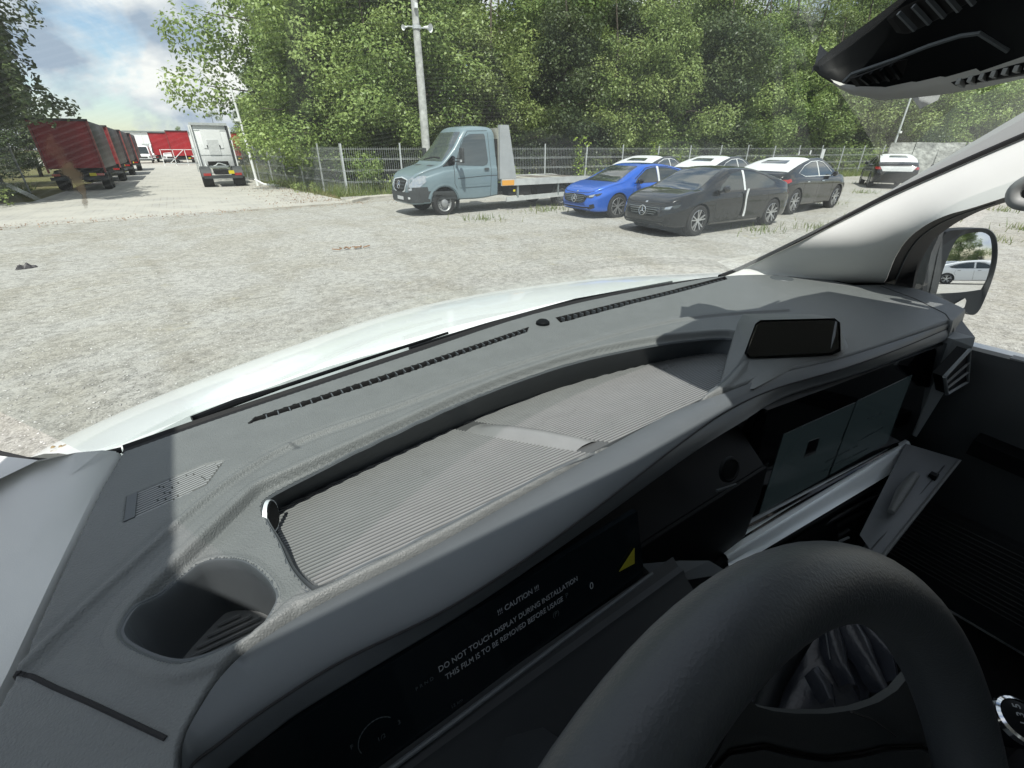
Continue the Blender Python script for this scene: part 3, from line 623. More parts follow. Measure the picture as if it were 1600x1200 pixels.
# vents and switch rows under the strip
for k in range(1, 7):
    p0 = bl+Vector((-.02,.012,-.026*k)); p1 = br_+Vector((-.03-.055*k,.012,-.026*k))
    mk('air_vent_slat' if k < 4 else 'switch_row', G().tube([p0, p0.lerp(p1,.5), p1], .0075 if k % 2 else .005, 8), 'black_plastic' if k in (1,3,5) else 'lower_plastic', van, ang=80)
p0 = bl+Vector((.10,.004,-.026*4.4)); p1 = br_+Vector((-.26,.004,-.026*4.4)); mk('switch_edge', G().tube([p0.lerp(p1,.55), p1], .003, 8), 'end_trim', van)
mk('centre_stack', G().prism([(.45,.25,1.19),(1.40,.25,1.19),(1.40,.22,.75),(.45,.22,.75)], (0,.03,0)), 'black_plastic', van, smooth=False)
# open glovebox lid
gA, gB, gC, gD = at(1354,851,1.168), at(1375,881,1.165), at(1503,719,1.185), at(1446,702,1.20)
def gl_pt(s_, t_): 
    a = gA.lerp(gD, s_); b = gB.lerp(gC, s_); p = a.lerp(b, t_); return p+Vector((0,0,.004*math.sin(math.pi*min(1, t_*1.3))*math.sin(math.pi*s_)))
lid = mk('glovebox_lid', G().rows([[gl_pt(i/8, -.55), gl_pt(i/8, -.2), gl_pt(i/8, 0), gl_pt(i/8, .4), gl_pt(i/8, .8), gl_pt(i/8, 1), gl_pt(i/8, 1)+Vector((0,.003,-.012)), gl_pt(i/8, 0)+Vector((0,.003,-.014))] for i in range(9)]), 'dash_smooth', van, ang=50)
mk('lid_rim', G().tube([at(1372,878,1.168), at(1499,720,1.188)], .003, 8), 'dash_plastic', lid)
mk('lid_rim', G().tube([at(1360,860,1.168), at(1476,728,1.188)], .0015, 6), 'lower_plastic', lid)
mk('lid_latch', G().box(at(1457,746,1.185)+Vector((0,0,.004)), (.016,.014,.012)), 'black_plastic', lid, smooth=False)
mk('lid_bracket', G().tube([at(1392,800,1.19), at(1410,768,1.20), at(1430,742,1.205)], [.006,.011,.008], 10), 'dash_plastic', lid)
# dash end: grey trim blade, air vent
tb = [at(1489,530,y=.222), at(1524,527,y=.195), at(1520,542,y=.19), at(1432,683,y=.205), at(1426,680,y=.212)]
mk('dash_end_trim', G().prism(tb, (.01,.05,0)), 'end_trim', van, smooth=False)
vq = [at(1474,588,y=.192), at(1513,546,y=.186), at(1510,596,y=.186), at(1478,615,y=.190)]
vent = mk('end_air_vent', G().prism(vq, (.004,.02,0)), 'black_plastic', van, smooth=False)
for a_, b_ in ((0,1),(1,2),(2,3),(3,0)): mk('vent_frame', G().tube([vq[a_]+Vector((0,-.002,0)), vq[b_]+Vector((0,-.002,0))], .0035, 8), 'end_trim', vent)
for t in (.35,.65): mk('vent_slat', G().bar(vq[0].lerp(vq[3], t)+Vector((0,-.003,0)), vq[1].lerp(vq[2], t)+Vector((0,-.003,0)), .004, .003), 'trim_grey', vent)
# end cap shoulder between dash and door
ec = [at(1491,507,DT-.01), at(1500,497,DT-.015), at(1523,526,DT-.045), at(1519,542,DT-.06), at(1489,528,DT-.04)]
mk('dash_end_cap', G().prism(ec, (.05,.06,-.01)), 'dash_smooth', van, smooth=False)
# small display pod standing on the dash
hn_ = Vector((-.50,-.80,.33)).normalized(); hp_ = at(1240, 553, DT+.014)
hq = [at(u, v, p=hp_, n=hn_) for u, v in ((1183,507),(1189,503),(1302,500),(1309,505),(1311,544),(1299,551),(1172,557),(1167,551))]
hud = mk('display_pod', G().prism(hq, -hn_*.012), 'gloss_black', van, smooth=False)
mk('pod_highlight', G().prism([at(u, v, p=hp_+hn_*.0004, n=hn_) for u, v in ((1305,502),(1308,503),(1305,525),(1298,545),(1300,528))], hn_*.0003), 'print_grey', hud, smooth=False)
rim = [at(u, v, p=hp_-hn_*.004, n=hn_) for u, v in ((1180,506),(1188,500),(1304,497),(1313,504),(1314,548),(1300,555),(1240,559),(1170,561),(1163,552))]
bk2 = [at(1176,504,DT+.055)+Vector((.004,.03,-.01)), at(1188,497,DT+.06)+Vector((.01,.04,-.005)), rim[2]+Vector((.012,.04,-.006)), rim[3]+Vector((.012,.03,-.01)), at(1320,545,DT+.004), at(1310,556,DT+.001), at(1245,572,DT-.001), at(1178,607,DT-.003), at(1119,623,DT-.03)]
bs2 = [at(1135,560,DT-.02), at(1180,520,DT-.01)+Vector((0,.03,0)), at(1300,520,DT-.006)+Vector((0,.03,0)), at(1322,528,DT-.006), at(1330,546,DT-.006), at(1316,560,DT-.006), at(1247,578,DT-.008), at(1178,612,DT-.012), at(1119,626,DT-.05)]
mk('pod_housing', G().rows([rim, bk2, bs2], closed=True), 'dash_plastic', van, ang=50)

# ------------------------------------------------------------------ steering wheel
WC = Vector((.112,-.045,1.527)); WA = 1.087; WR = .182
e1 = Vector((1,.032,0)).normalized(); e2 = Vector((-.032*math.cos(WA), math.cos(WA), math.sin(WA))).normalized(); wn = e1.cross(e2)
wheel = thing('steering_wheel', None, None); wheel.parent = van
n = 96; pts = [WC+(e1*math.cos(2*math.pi*k/n)+e2*math.sin(2*math.pi*k/n))*WR for k in range(n)]
rad = [.0168+.0012*math.exp(-((((k/n*360-150+180) % 360)-180)/25)**2)+.0012*math.exp(-((((k/n*360-30+180) % 360)-180)/25)**2) for k in range(n)]
mk('wheel_rim', G().tube(pts, rad, 26, closed=True), 'leather', wheel)
def wp(a, b, h=0): return WC+e1*a+e2*b+wn*h          # wn points to the driver?
sgn = 1 if wn.dot(EYE-WC) > 0 else -1
def pad(name, outline, h0, h1, m, inset=.012):
    cx = sum(p[0] for p in outline)/len(outline); cy = sum(p[1] for p in outline)/len(outline)
    r0 = [wp(a, b, sgn*(h0-.02)) for a, b in outline]; r1 = [wp(a, b, sgn*h0) for a, b in outline]
    sh = lambda k: [(cx+(a-cx)*(1-k/ max(.03, math.hypot(a-cx, b-cy))), cy+(b-cy)*(1-k/max(.03, math.hypot(a-cx, b-cy)))) for a, b in outline]
    r2 = [wp(a, b, sgn*(h0+(h1-h0)*.7)) for a, b in sh(inset*.35)]; r3 = [wp(a, b, sgn*h1) for a, b in sh(inset)]
    r4 = [wp(cx, cy, sgn*(h1+.002))]*len(outline)
    return mk(name, G().rows([r0, r1, r2, r3, r4], closed=True), m, wheel, ang=50)
hpl = WC+wn*sgn*-.038; hnn = wn
def onh(u, v, o=0): return at(u, v, p=hpl+wn*sgn*o, n=hnn)
edge = [(1168,1092),(1180,1103),(1205,1110),(1240,1114),(1290,1114),(1335,1108),(1370,1096),(1398,1078),(1430,1040)]
e_ = [onh(u, v) for u, v in edge]
low = [(1040,1330),(1080,1340),(1130,1350),(1190,1360),(1260,1370),(1340,1370),(1420,1350),(1500,1310),(1560,1240)]
m1_ = [(1140,1140),(1160,1143),(1195,1145),(1240,1156),(1290,1163),(1340,1158),(1385,1148),(1430,1140),(1475,1110)]
m2_ = [(1112,1195),(1140,1165),(1195,1156),(1240,1168),(1290,1176),(1340,1170),(1385,1159),(1440,1158),(1530,1195)]
hub = mk('wheel_hub', G().rows([[p-wn*sgn*.004 for p in e_], [p+Vector((0,-.001,.001)) for p in e_], [onh(u, v, .004) for u, v in m1_], [onh(u, v, .003) for u, v in m2_], [onh(u, v+9, -.003) for u, v in m2_], [onh(u, v+16, .004) for u, v in m2_], [onh(u, v, .01) for u, v in low]]), 'lower_plastic', wheel, ang=55)
mk('hub_crease', G().tube([onh(u, v+7, -.002) for u, v in m2_], .0012, 6), 'seal', wheel)
mk('spoke_seam', G().tube([onh(u, v, .005) for u, v in ((1330,1112),(1365,1125),(1400,1150))], .0007, 5), 'seal', wheel)
# gear lever with gaiter and knob on the dash console
gl = thing('gear_lever', None, None); gl.parent = van
gb = at(1330, 940, 1.16); ge = at(1250, 1120, 1.02); rr = []
for k in range(22):
    t = k/21; cc = gb.lerp(ge, t); rad_ = .030+.075*t**1.2; row = []
    for a in np.linspace(0, 2*math.pi, 72, endpoint=False):
        fold = 1+.10*math.sin(3*a+2.5*t)+.09*t*math.sin(5*a-4*t+1)+.05*t*abs(math.sin(4*a+3))-.06*math.exp(-((t-.55-.12*math.sin(2*a))/.06)**2)
        row.append(cc+Vector((math.cos(a)*rad_*fold, math.sin(a)*rad_*fold, .010*math.sin(3*a+7*t)*t)))
    rr.append(row)
mk('gear_gaiter', G().rows(rr, closed=True), 'boot_leather', gl, ang=80)
for off in (0, .0035):
    mk('gaiter_stitch', G().tube([at(1283+1.2*k+off*300, 958+k*7.5, 1.168-.0035*k)+Vector((0,0,.004)) for k in range(11)], .0007, 5), 'dash_smooth', gl)
def sheet_fold(pts, w0, nm):
    r = []
    for i, (u, v, z) in enumerate(pts):
        c_ = at(u, v, z); sd = Vector((math.cos(.5+i*.35), -.6, 0)).normalized()*w0*(1+.3*math.sin(i*2)); r.append([c_-sd+Vector((0,0,-.02)), c_-sd*.5+Vector((0,0,.001)), c_+Vector((0,0,.007)), c_+sd*.5+Vector((0,0,.001)), c_+sd+Vector((0,0,-.02))])
    mk(nm, G().rows(r), 'boot_leather', gl, recalc=False, ang=80)
sheet_fold([(1325,965,1.17),(1345,1000,1.16),(1362,1035,1.15),(1378,1070,1.145),(1390,1100,1.13)], .020, 'gaiter_fold')
sheet_fold([(1300,975,1.165),(1310,1010,1.15),(1318,1040,1.14),(1335,1075,1.13)], .016, 'gaiter_fold')
sheet_fold([(1345,960,1.17),(1372,995,1.16),(1392,1030,1.155),(1400,1070,1.15)], .014, 'gaiter_fold')
sheet_fold([(1275,1045,1.14),(1292,1070,1.13),(1300,1095,1.12)], .012, 'gaiter_fold')
sheet_fold([(1240,1000,1.14),(1215,1040,1.13),(1190,1080,1.12)], .022, 'gaiter_fold')
kc = at(1592, 1128, 1.25)
mk('gear_knob', G().lathe([(0,.012),(.012,.0115),(.020,.008),(.024,0),(.022,-.02),(.014,-.05),(.010,-.07)], kc, (-.15,-.2,.97)), 'black_plastic', gl)
mk('knob_ring', G().lathe([(.0215,.0085),(.0245,.0065),(.0262,.001),(.0245,-.002)], kc, (-.15,-.2,.97)), 'chrome', gl)
kn = Vector((-.15,-.2,.97)).normalized(); kx = Vector((.75,.66,0)); kx = (kx-kn*kx.dot(kn)).normalized(); ky = kn.cross(kx)
text_mesh('gear_numbers', 'R 1 3 5\n  2 4 6', .011, 'print_grey', gl, frame(kc+kn*.0135-kx*.018+ky*.002, kx, ky), extrude=.0003)

# ------------------------------------------------------------------ glass, pillars, seals, mirror console
def ws_row(z):
    t = (z-1.5)/(2.08-1.5); pts = []
    for k in range(25):
        s = k/24; x = -.20+.02*t+(1.60-.06*t)*s*1.0; q = abs(2*s-1)
        yb = .70+.16*(1-q**2.4)+.06*s*(1-t)-.0*q
        y = yb-(.60*t+.02*t*t)-.04*t*q**3
        pts.append((x, y, z))
    return pts
mk('windscreen', G().rows([ws_row(z) for z in np.linspace(1.46, 2.09, 12)]), 'windscreen_glass', van, recalc=False)
# right pillar trim (light cloth) with black seals on both edges
W = [at(1127,434,DT-.005), at(1164,419,DT+.012), at(1250,378,x=1.40), at(1330,338,x=1.44), at(1405,301,x=1.47), at(1500,259,x=1.49), at(1600,216,x=1.50), at(1740,158,x=1.51), at(1900,100,x=1.51)]
Dd = [at(1376,443,DT-.008), at(1384,438,x=1.56), at(1399,402,x=1.49), at(1418,374,x=1.45), at(1446,352,x=1.43), at(1480,336,x=1.41), at(1525,323,x=1.40), at(1640,285,x=1.40), at(1800,230,x=1.40)]
W = [Vector(p) for p in catmull([tuple(p) for p in W], 4)]; Dd = [Vector(p) for p in catmull([tuple(p) for p in Dd], 4)]
rw = []
for a, b in zip(W, Dd):
    nn = Vector((-.75,-.55,-.1)).normalized(); L_ = (b-a).length
    rw.append([a.lerp(b, t)+nn*(.012*math.sin(math.pi*t)**.8*min(1, L_/.15)) for t in (0,.06,.15,.3,.5,.7,.85,.94,1)])
mk('pillar_trim', G().rows(rw), 'pillar_cloth', van, ang=60)
mk('windscreen_seal', G().tube([p+Vector((-.004,.004,.004)) for p in W], .006, 8), 'seal', van)
bk = [p+Vector((0,.004,.0)) for p in back]
mk('windscreen_seal', G().rows([[p+Vector((0,-.002,-.006)), p+Vector((0,.014,-.008)), p+Vector((0,.019,-.004)), p+Vector((0,.022,-.03))] for p in bk[:-8]]), 'seal', van, recalc=False)
D2 = [p+Vector((.03,.0,0)) for p in Dd]
dd2px = [(1425,452),(1432,420),(1442,396),(1458,373),(1480,356),(1500,344),(1545,324),(1660,290),(1820,238)]
D3 = [Vector(p) for p in catmull([tuple(at(u, v, x=1.60)) for u, v in dd2px], 4)]
mk('door_frame', G().rows([[a+Vector((0.001,0.0,0.0)), a.lerp(b,.4)+Vector((-.004,0,0)), a.lerp(b,.45), b, b+Vector((.02,0,.0))] for a, b in zip(Dd, D3)]), 'seal', van, recalc=False)
mk('frame_highlight', G().tube([a.lerp(b,.40)+Vector((-.004,-.001,0)) for a, b in zip(Dd[3:26], D3[3:26])], .0022, 6), 'dash_smooth', van)
# grab handle at the upper right
hp = [at(1650,262,x=1.36), at(1600,285,x=1.36), at(1583,302,x=1.36), at(1590,318,x=1.36), at(1640,322,x=1.36), at(1700,310,x=1.36)]
mk('grab_handle', G().tube(catmull([tuple(p) for p in hp], 4), .011, 12), 'trim_grey', van)
mk('handle_recess', G().prism([at(1594,296,x=1.39), at(1640,276,x=1.39), at(1640,312,x=1.39), at(1600,316,x=1.39)], (.02,0,0)), 'seal', van, smooth=False)
# left pillar trim
def mid3(a, b, bulge): return a.lerp(b, .5)+Vector(bulge)
A0 = [at(187,705,DT), at(150,765,DT), at(80,910,DT), at(15,1050,DT-.01), at(-70,1215,DT-.02), at(-180,1420,DT-.03)]
A2 = [at(60,719,x=-.215), at(-10,711,x=-.262), at(-60,800,x=-.285), at(-130,930,x=-.29), at(-260,1100,x=-.29), at(-400,1300,x=-.29)]
mk('pillar_trim', G().rows([[a+Vector((.012,0,-.09)), a+Vector((-.001,0,0)), a.lerp(b,.3)+Vector((.006,-.002,.004)), a.lerp(b,.65)+Vector((.008,-.002,.004)), b, b+Vector((-.06,-.02,-.01))] for a, b in zip(A0, A2)]), 'pillar_cloth', van, ang=60)
mk('windscreen_seal', G().tube([at(190,703,DT), at(130,717,DT+.004), at(80,722,DT+.008), at(40,719,DT+.012), at(0,710,DT+.02), at(-60,690,DT+.03)], .0042, 8), 'seal', van)
# A-pillar on the driver's side above the trim, header, roof, door frames (shade the cab)
mk('a_pillar', G().bar((-.315,.66,1.50), (-.25,.0,2.10), .07, .05), 'roof_cloth', van)
mk('a_pillar', G().bar((1.56,.55,1.64), (1.52,.0,2.12), .05, .09), 'roof_cloth', van)
mk('header', G().rows([[(x, y0+.03-.0*x, 2.07), (x, y0-.05, 2.05), (x, y0-.25, 2.12), (x, -.6, 2.22)] for x, y0 in ((-.30,-.06),(-.15,-.04),(.1,-.03),(.45,-.01),(.65,.0),(.9,.0),(1.25,-.01),(1.45,-.03),(1.55,-.06))]), 'roof_cloth', van, recalc=False)
mk('roof', G().prism([(-.34,-.17,2.26),(1.64,-.17,2.26),(1.64,-2.2,2.45),(-.34,-2.2,2.45)], (0,0,.04)), 'white_paint', van, smooth=False)
mk('roof_front', G().rows([[(x, .0, 2.085), (x, -.10, 2.17), (x, -.16, 2.27)] for x in np.linspace(-.34, 1.64, 6)]), 'white_paint', van, recalc=False)
mk('cab_floor', G().box((.65,-.5,.55), (2.0,2.4,.05)), 'cloth_dark', van, smooth=False)
mk('bulkhead', G().box((.65,-1.1,1.45), (2.0,.04,1.9)), 'roof_cloth', van, smooth=False)
for s, nm in ((-.335,'driver_door'), (1.645,'passenger_door')):
    dr_ = thing(nm, None, None); dr_.parent = van
    mk('door_panel', G().box((s,-.3,.9675), (.05,1.5,.815)), 'white_paint', dr_, smooth=False)
    mk('window_frame', G().box((s,-.85,1.8), (.05,.35,.75)), 'seal', dr_, smooth=False)
    mk('roof_rail', G().box((s,-.35 if s > 0 else -.35,2.17 if s > 0 else 2.08), (.06,1.6,.22 if s > 0 else .40)), 'white_paint', dr_, smooth=False)  # driver's rail, out of view, made deeper than real to shade the left pillar
    mk('side_window', G().rows([[(s, y, 1.36), (s+(.02 if s < 0 else -.02), min(y, .05+.0*y), 2.08)] for y in (-.7,-.3,.1,.35,.55)]), 'side_glass', dr_, recalc=False)
    if s > 0:
        i = -.06
        mk('door_lining', G().rows([[(1.47,y,.7),(1.50,y,1.25),(1.52,y,1.365),(1.545,y,1.390),(1.62,y,1.378)] for y in (-.7,-.2,.1,.2,.30)]), 'door_dark', dr_, recalc=False)
        mk('door_pocket', G().prism([(1.46,-.5,.75),(1.46,.2,.75),(1.46,.2,.98),(1.46,-.5,.98)], (.03,0,0)), 'lower_plastic', dr_, smooth=False)
        mk('armrest', G().prism([(1.44,-.5,1.13),(1.44,.12,1.17),(1.50,.12,1.17),(1.50,-.5,1.13)], (0,0,.04)), 'black_plastic', dr_, smooth=False)
        mk('lock_knob', G().box((1.56,.12,1.391), (.03,.05,.006)), 'trim_grey', dr_, smooth=False)
        gg = G()
        for k in range(14): gg.tube([(1.455,-.5,.78+k*.014), (1.455,.19,.78+k*.014)], .0022, 5)
        mk('pocket_ribs', gg, 'lower_plastic', dr_)
# seats (mostly out of view) and the console under the dash
for x in (.14, .78, 1.25):
    st_ = thing('seat', None, None); st_.parent = van
    mk('seat_cushion', G().box((x,-.42,.88), (.46,.5,.16)), 'cloth_dark', st_, bevel=.03)
    mk('backrest', G().box((x,-.74,1.25), (.46,.13,.72), Matrix.Rotation(R(12),3,'X')), 'cloth_dark', st_, bevel=.03)
mk('console', G().rows([[(x,.22,1.15),(x,.17,1.02),(x,.06,.98),(x,.02,.90),(x,.06,.58)] for x in (.42,.6,.8,1.0)]), 'black_plastic', van, recalc=False)
mk('foot_well', G().rows([[(x,.24,1.0),(x,.45,.8),(x,.5,.56)] for x in (-.3,.4,1.0,1.6)]), 'cloth_dark', van, recalc=False)

mk('overhead_shade_trim', G().prism([(.46,-.02,2.055),(.50,.10,2.052),(.574,.262,2.05),(.72,.285,2.05),(.85,.28,2.05),(.95,.25,2.05),(1.10,.245,2.05),(1.22,.225,2.05),(1.26,-.02,2.055)], (0,0,.02)), 'black_plastic', van, smooth=False)  # unseen slab added under the header, outlined to shade the right of the dash
# roof console with mirror foot and sensor cover, seen from below
def cy(u): return .385-(u-1270)/330*.19
bot = [(1271,108),(1280,118),(1297,128),(1314,139),(1332,147),(1375,155),(1425,151),(1470,146),(1525,137),(1600,120),(1700,98)]
top = [(1270,104),(1274,99),(1282,92),(1300,76),(1325,58),(1360,32),(1400,2),(1440,-25),(1500,-60),(1600,-115),(1720,-180)]
rows_ = []
for (u, v), (u2, v2) in zip(bot, top):
    b = at(u, v, y=cy(u)); t_ = at(u2, v2, y=cy(u2)+.02)
    av = (b-EYE).normalized(); aw = (t_-EYE).normalized(); kf = min(1, len(rows_)/4)
    rows_.append([b+av*.07+Vector((0,0,.03)), b+av*.012, b, b.lerp(t_,.14)+Vector((0,-.004,-.002)), b.lerp(t_,.30), b.lerp(t_,.6)+Vector((0,-.003,-.003)), t_, t_+aw*.03*kf-Vector((0,0,.002)), t_+aw*.08*kf-Vector((0,0,.01))])
cons = mk('sensor_console', G().rows(rows_), 'black_plastic', van, ang=35)
rr = [[r_[2]+Vector((0,-.0022,-.0015)), r_[2].lerp(r_[3],.5)+Vector((0,-.0045,-.002)), r_[3]+Vector((0,-.002,-.001)), r_[3].lerp(r_[4],.25)] for r_ in rows_[2:]]
mk('console_trim', G().rows(rr), 'trim_light', cons, recalc=False, ang=60)
def onc(u, v, off=0): return at(u, v, y=cy(u)-.004+off)
for q in ([(1335,122),(1405,95),(1419,92),(1412,118),(1398,124),(1345,135)], [(1394,28),(1406,16),(1500,-30),(1520,0),(1490,18),(1422,52),(1410,50)]):
    mk('console_slot', G().prism([onc(u, v) for u, v in q], (0,.006,0)), 'seal', cons, smooth=False)
for k in range(4):
    u = 1345+k*16; mk('slot_rib', G().bar(onc(u, 120-k*6, -.003), onc(u+14, 131-k*3, -.003), .004, .004), 'black_plastic', cons)
for k in range(5):
    u = 1404+k*23; mk('slot_rib', G().bar(onc(u, 20-k*11, -.003), onc(u+26, 47-k*10, -.003), .0035, .004), 'dash_smooth', cons)
for k in range(9):
    u = 1497+k*18; mk('trim_tooth', G().bar(onc(u, 127-k*4, -.010), onc(u+9, 133-k*4.5, -.006), .004, .006), 'trim_grey', cons)
mk('console_slot', G().prism([onc(1492,128,-.006), onc(1600,98,-.006), onc(1640,90,-.006), onc(1640,108,-.006), onc(1600,118,-.006), onc(1500,134,-.006)], (0,.004,0)), 'seal', cons, smooth=False)
mk('console_crease', G().tube([onc(u, v, -.002) for u, v in ((1318,128),(1330,116),(1400,92),(1450,72),(1500,56),(1530,52),(1562,72),(1575,80))], .0025, 6), 'dash_smooth', cons)
mk('sticker', G().prism([at(1423,149,y=.33), at(1471,144,y=.33), at(1466,156,y=.33), at(1438,170,y=.33)], (0,.001,0)), 'film', van, smooth=False)

# wing mirror outside the passenger door
mp = Vector((1.75,.385,1.5)); mn = Vector((-.50,-.86,.116)).normalized()
def mat_(u, v, o=0): return at(u, v, p=mp+mn*o, n=mn)
mir = thing('wing_mirror', None, None); mir.parent = van
hous = [(1452,458),(1460,420),(1470,375),(1480,361),(1500,358),(1535,356),(1550,361),(1558,375),(1559,402),(1553,430),(1540,465),(1528,488),(1515,492),(1500,480),(1480,470)]
hb_ = [mat_(u, v, -.004) for u, v in catmull(hous+[hous[0]], 3)[:-1]]; cc = sum(hb_, Vector())/len(hb_)
gl_ = [(1462,459),(1470,430),(1480,402),(1490,380),(1500,369),(1515,364),(1536,363),(1548,370),(1553,382),(1552,402),(1546,428),(1535,450),(1530,453),(1500,457)]
gp_ = [mat_(u, v, -.002) for u, v in catmull(gl_+[gl_[0]], 3)[:-1]]
inn = [mat_(u, v, .006) for u, v in catmull(hous+[hous[0]], 3)[:-1]]
inn = [cc+(p-cc)*.985+mn*.0 for p in inn]
ng = len(gp_)
lens = []
for p in inn: lens.append(min(gp_, key=lambda q: (q-p).length))
mk('mirror_housing', G().rows([[cc+(p-cc)*.35-mn*.11 for p in hb_], [cc+(p-cc)*.8-mn*.085 for p in hb_], [cc+(p-cc)*1.0-mn*.05 for p in hb_], hb_, inn, [q+mn*.002 for q in lens], [q-mn*.006 for q in lens]], closed=True), 'bumper', mir, ang=40)
mk('mirror_glass', G().add(gp_, [tuple(range(ng))]), 'mirror_silver', mir, smooth=False)
mk('lower_mirror_glass', G().add([mat_(u, v, .009) for u, v in ((1490,476),(1508,466),(1510,470),(1507,480),(1500,484))], [(0,1,2,3,4)]), 'mirror_silver', mir, smooth=False)
mk('mirror_arm', G().rows([[mat_(1440,458,.03), mat_(1455,395,.03), mat_(1470,362,.03)], [mat_(1450,460,.004), mat_(1463,400,.004), mat_(1476,362,.004)], [mat_(1470,470,-.02), mat_(1480,400,-.02), mat_(1490,362,-.02)]]), 'bumper', mir)

# bonnet, cowl and wiper seen through the glass
out_ = [(35,722),(90,690),(180,648),(300,598),(450,543),(600,493),(715,466),(830,447),(960,433),(1100,427),(1220,424)]
inb = [(120,712),(200,686),(300,637),(400,603),(500,568),(600,540),(700,515),(862,474),(960,455),(1080,440),(1200,432)]
ou = [Vector(p) for p in catmull([tuple(at(u, v, 1.300)) for u, v in out_], 4)]; ib = [Vector(p) for p in catmull([tuple(at(u, v, 1.385)) for u, v in inb], 4)]
rw = []
for a, b in zip(ou, ib):
    m_ = a.lerp(b,.5)+Vector((0,0,.012)); r1_ = a.lerp(b,.2)+Vector((0,0,.008))
    nv_ = Vector((0,1,0)) if abs(a.x-.6) < .7 else Vector((-.6 if a.x < 0 else .6,.8,0))
    rw.append([b+Vector((0,-.01,-.03)), b, b.lerp(a,.25)+Vector((0,0,.009)), m_, r1_, a, a+nv_*.05+Vector((0,0,-.03)), a+nv_*.10+Vector((0,0,-.12)), a+nv_*.13+Vector((0,0,-.5)), a+nv_*.12+Vector((0,0,-.95))])
bon = mk('bonnet', G().rows(rw), 'white_paint', van, ang=60)
for k in range(26):
    c_ = at(100+rng.normal()*9, 702+rng.normal()*4, 1.355); mk('dirt_spot', G().lathe([(0,.0015),(rng.uniform(.001,.0035),.001),(.004,-.002)], c_+Vector((0,0,-.0)), (0,0,1), 7), 'brown_smear', bon) if k < 12 else None
cw = []
for b in ib: cw.append([b+Vector((0,.005,-.012)), b+Vector((0,-.03,-.012)), b+Vector((0,-.08,.0)), b+Vector((0,-.16,.02)), b+Vector((0,-.2,-.05))])
mk('cowl', G().rows(cw), 'cowl_plastic', van, recalc=False)
mk('wiper', G().tube([at(300,655,1.43), at(370,628,1.43), at(440,605,1.44), at(560,565,1.45), at(700,520,1.46)], [.006,.007,.004,.004,.003], 8), 'black_plastic', van)
mk('wiper', G().tube([at(640,545,1.43), at(760,508,1.44), at(900,468,1.44), at(1050,440,1.44)], [.006,.006,.004,.003], 8), 'black_plastic', van)
# ------------------------------------------------------------------ the yard: gravel, paved road, verges
def sheet(name, poly, z, m, **t): return mk(name, G().add([(x, y, z) for x, y in poly], [tuple(range(len(poly)))]), m, smooth=False, **t)
sheet('ground', [(-700,-700),(700,-700),(700,700),(-700,700)], -.012, 'soil', kind='structure')
gx = np.arange(-30, 60.1, .6); gy = np.arange(-60, 22, .6)
def gz(x, y): return .012*np.sin(x*.9+.4*y)+.010*np.sin(y*1.3-.5*x)+.006*np.sin(2.7*x+1.1)*np.sin(2.3*y)
XX, YY = np.meshgrid(gx, gy, indexing='ij')
ye = 18.0+.07*XX+.25*np.sin(XX*.7); ye = np.where(XX > 5.2, 21.5-.12*(XX-5.2)+.5*np.sin(XX*.9), ye); ye = np.where(XX > 14, ye-1.2*0, ye)
tt = (YY-gy[0])/(gy[-1]-gy[0]); YY2 = gy[0]+tt*(ye-gy[0]); ZZ = gz(XX, YY2)*np.clip((ye-YY2)/2, 0, 1)+.016
nxg, nyg = XX.shape; ID = np.arange(nxg*nyg).reshape(nxg, nyg)
np_mesh('gravel_yard', np.stack([XX, YY2, ZZ], -1).reshape(-1, 3), np.stack([ID[:-1,:-1], ID[1:,:-1], ID[1:,1:], ID[:-1,1:]], -1).reshape(-1, 4), 'gravel', kind='structure')
sheet('road', [(-14,17.0),(5.4,17.6),(4.9,24),(4.0,34),(3.6,60),(4.5,140),(-40,140),(-3.6,60),(-5.0,26),(-14,20.5)], .004, 'setts', kind='structure')
far = sheet('far_yard', [(-60,84),(12,84),(30,160),(-60,160)], .012, 'concrete', kind='structure')
# scattered stones that catch the light
def scatter(name, n, fx, m, s0, s1, flat=.5, **t):
    P = fx(n); V = []; F = []; base = np.array([[1,0,0],[0,1,0],[-1,0,0],[0,-1,0],[0,0,.8],[0,0,-.4]])
    fr = np.array([[0,1,4],[1,2,4],[2,3,4],[3,0,4],[1,0,5],[2,1,5],[3,2,5],[0,3,5]])
    s = rng.uniform(s0, s1, n); a = rng.uniform(0, 6.28, n); jit = rng.uniform(.6, 1.4, (n, 6, 3)); b = base[None]*jit*s[:, None, None]
    b[:, :, 2] *= flat; c, q = np.cos(a)[:, None], np.sin(a)[:, None]; x = b[:, :, 0]*c-b[:, :, 1]*q; y = b[:, :, 0]*q+b[:, :, 1]*c
    V = np.stack([x, y, b[:, :, 2]], -1)+P[:, None, :]; F = (fr[None]+np.arange(n)[:, None, None]*6).reshape(-1, 3)
    return np_mesh(name, V.reshape(-1, 3), F, m, smooth=False, rnd=np.repeat(rng.random(n), 8), **t)
def fx_near(n):
    d = 2.2+26*rng.random(n)**1.6; a = R(34)+rng.uniform(-1.0, 1.0, n); x = d*np.sin(a); y = d*np.cos(a); y = np.minimum(y, 17)
    return np.stack([x, y, gz(x, y)+.016], -1)
scatter('gravel_stones', 42000, fx_near, 'stone_mix', .004, .014, kind='stuff', label='loose pale stones strewn over the yard')

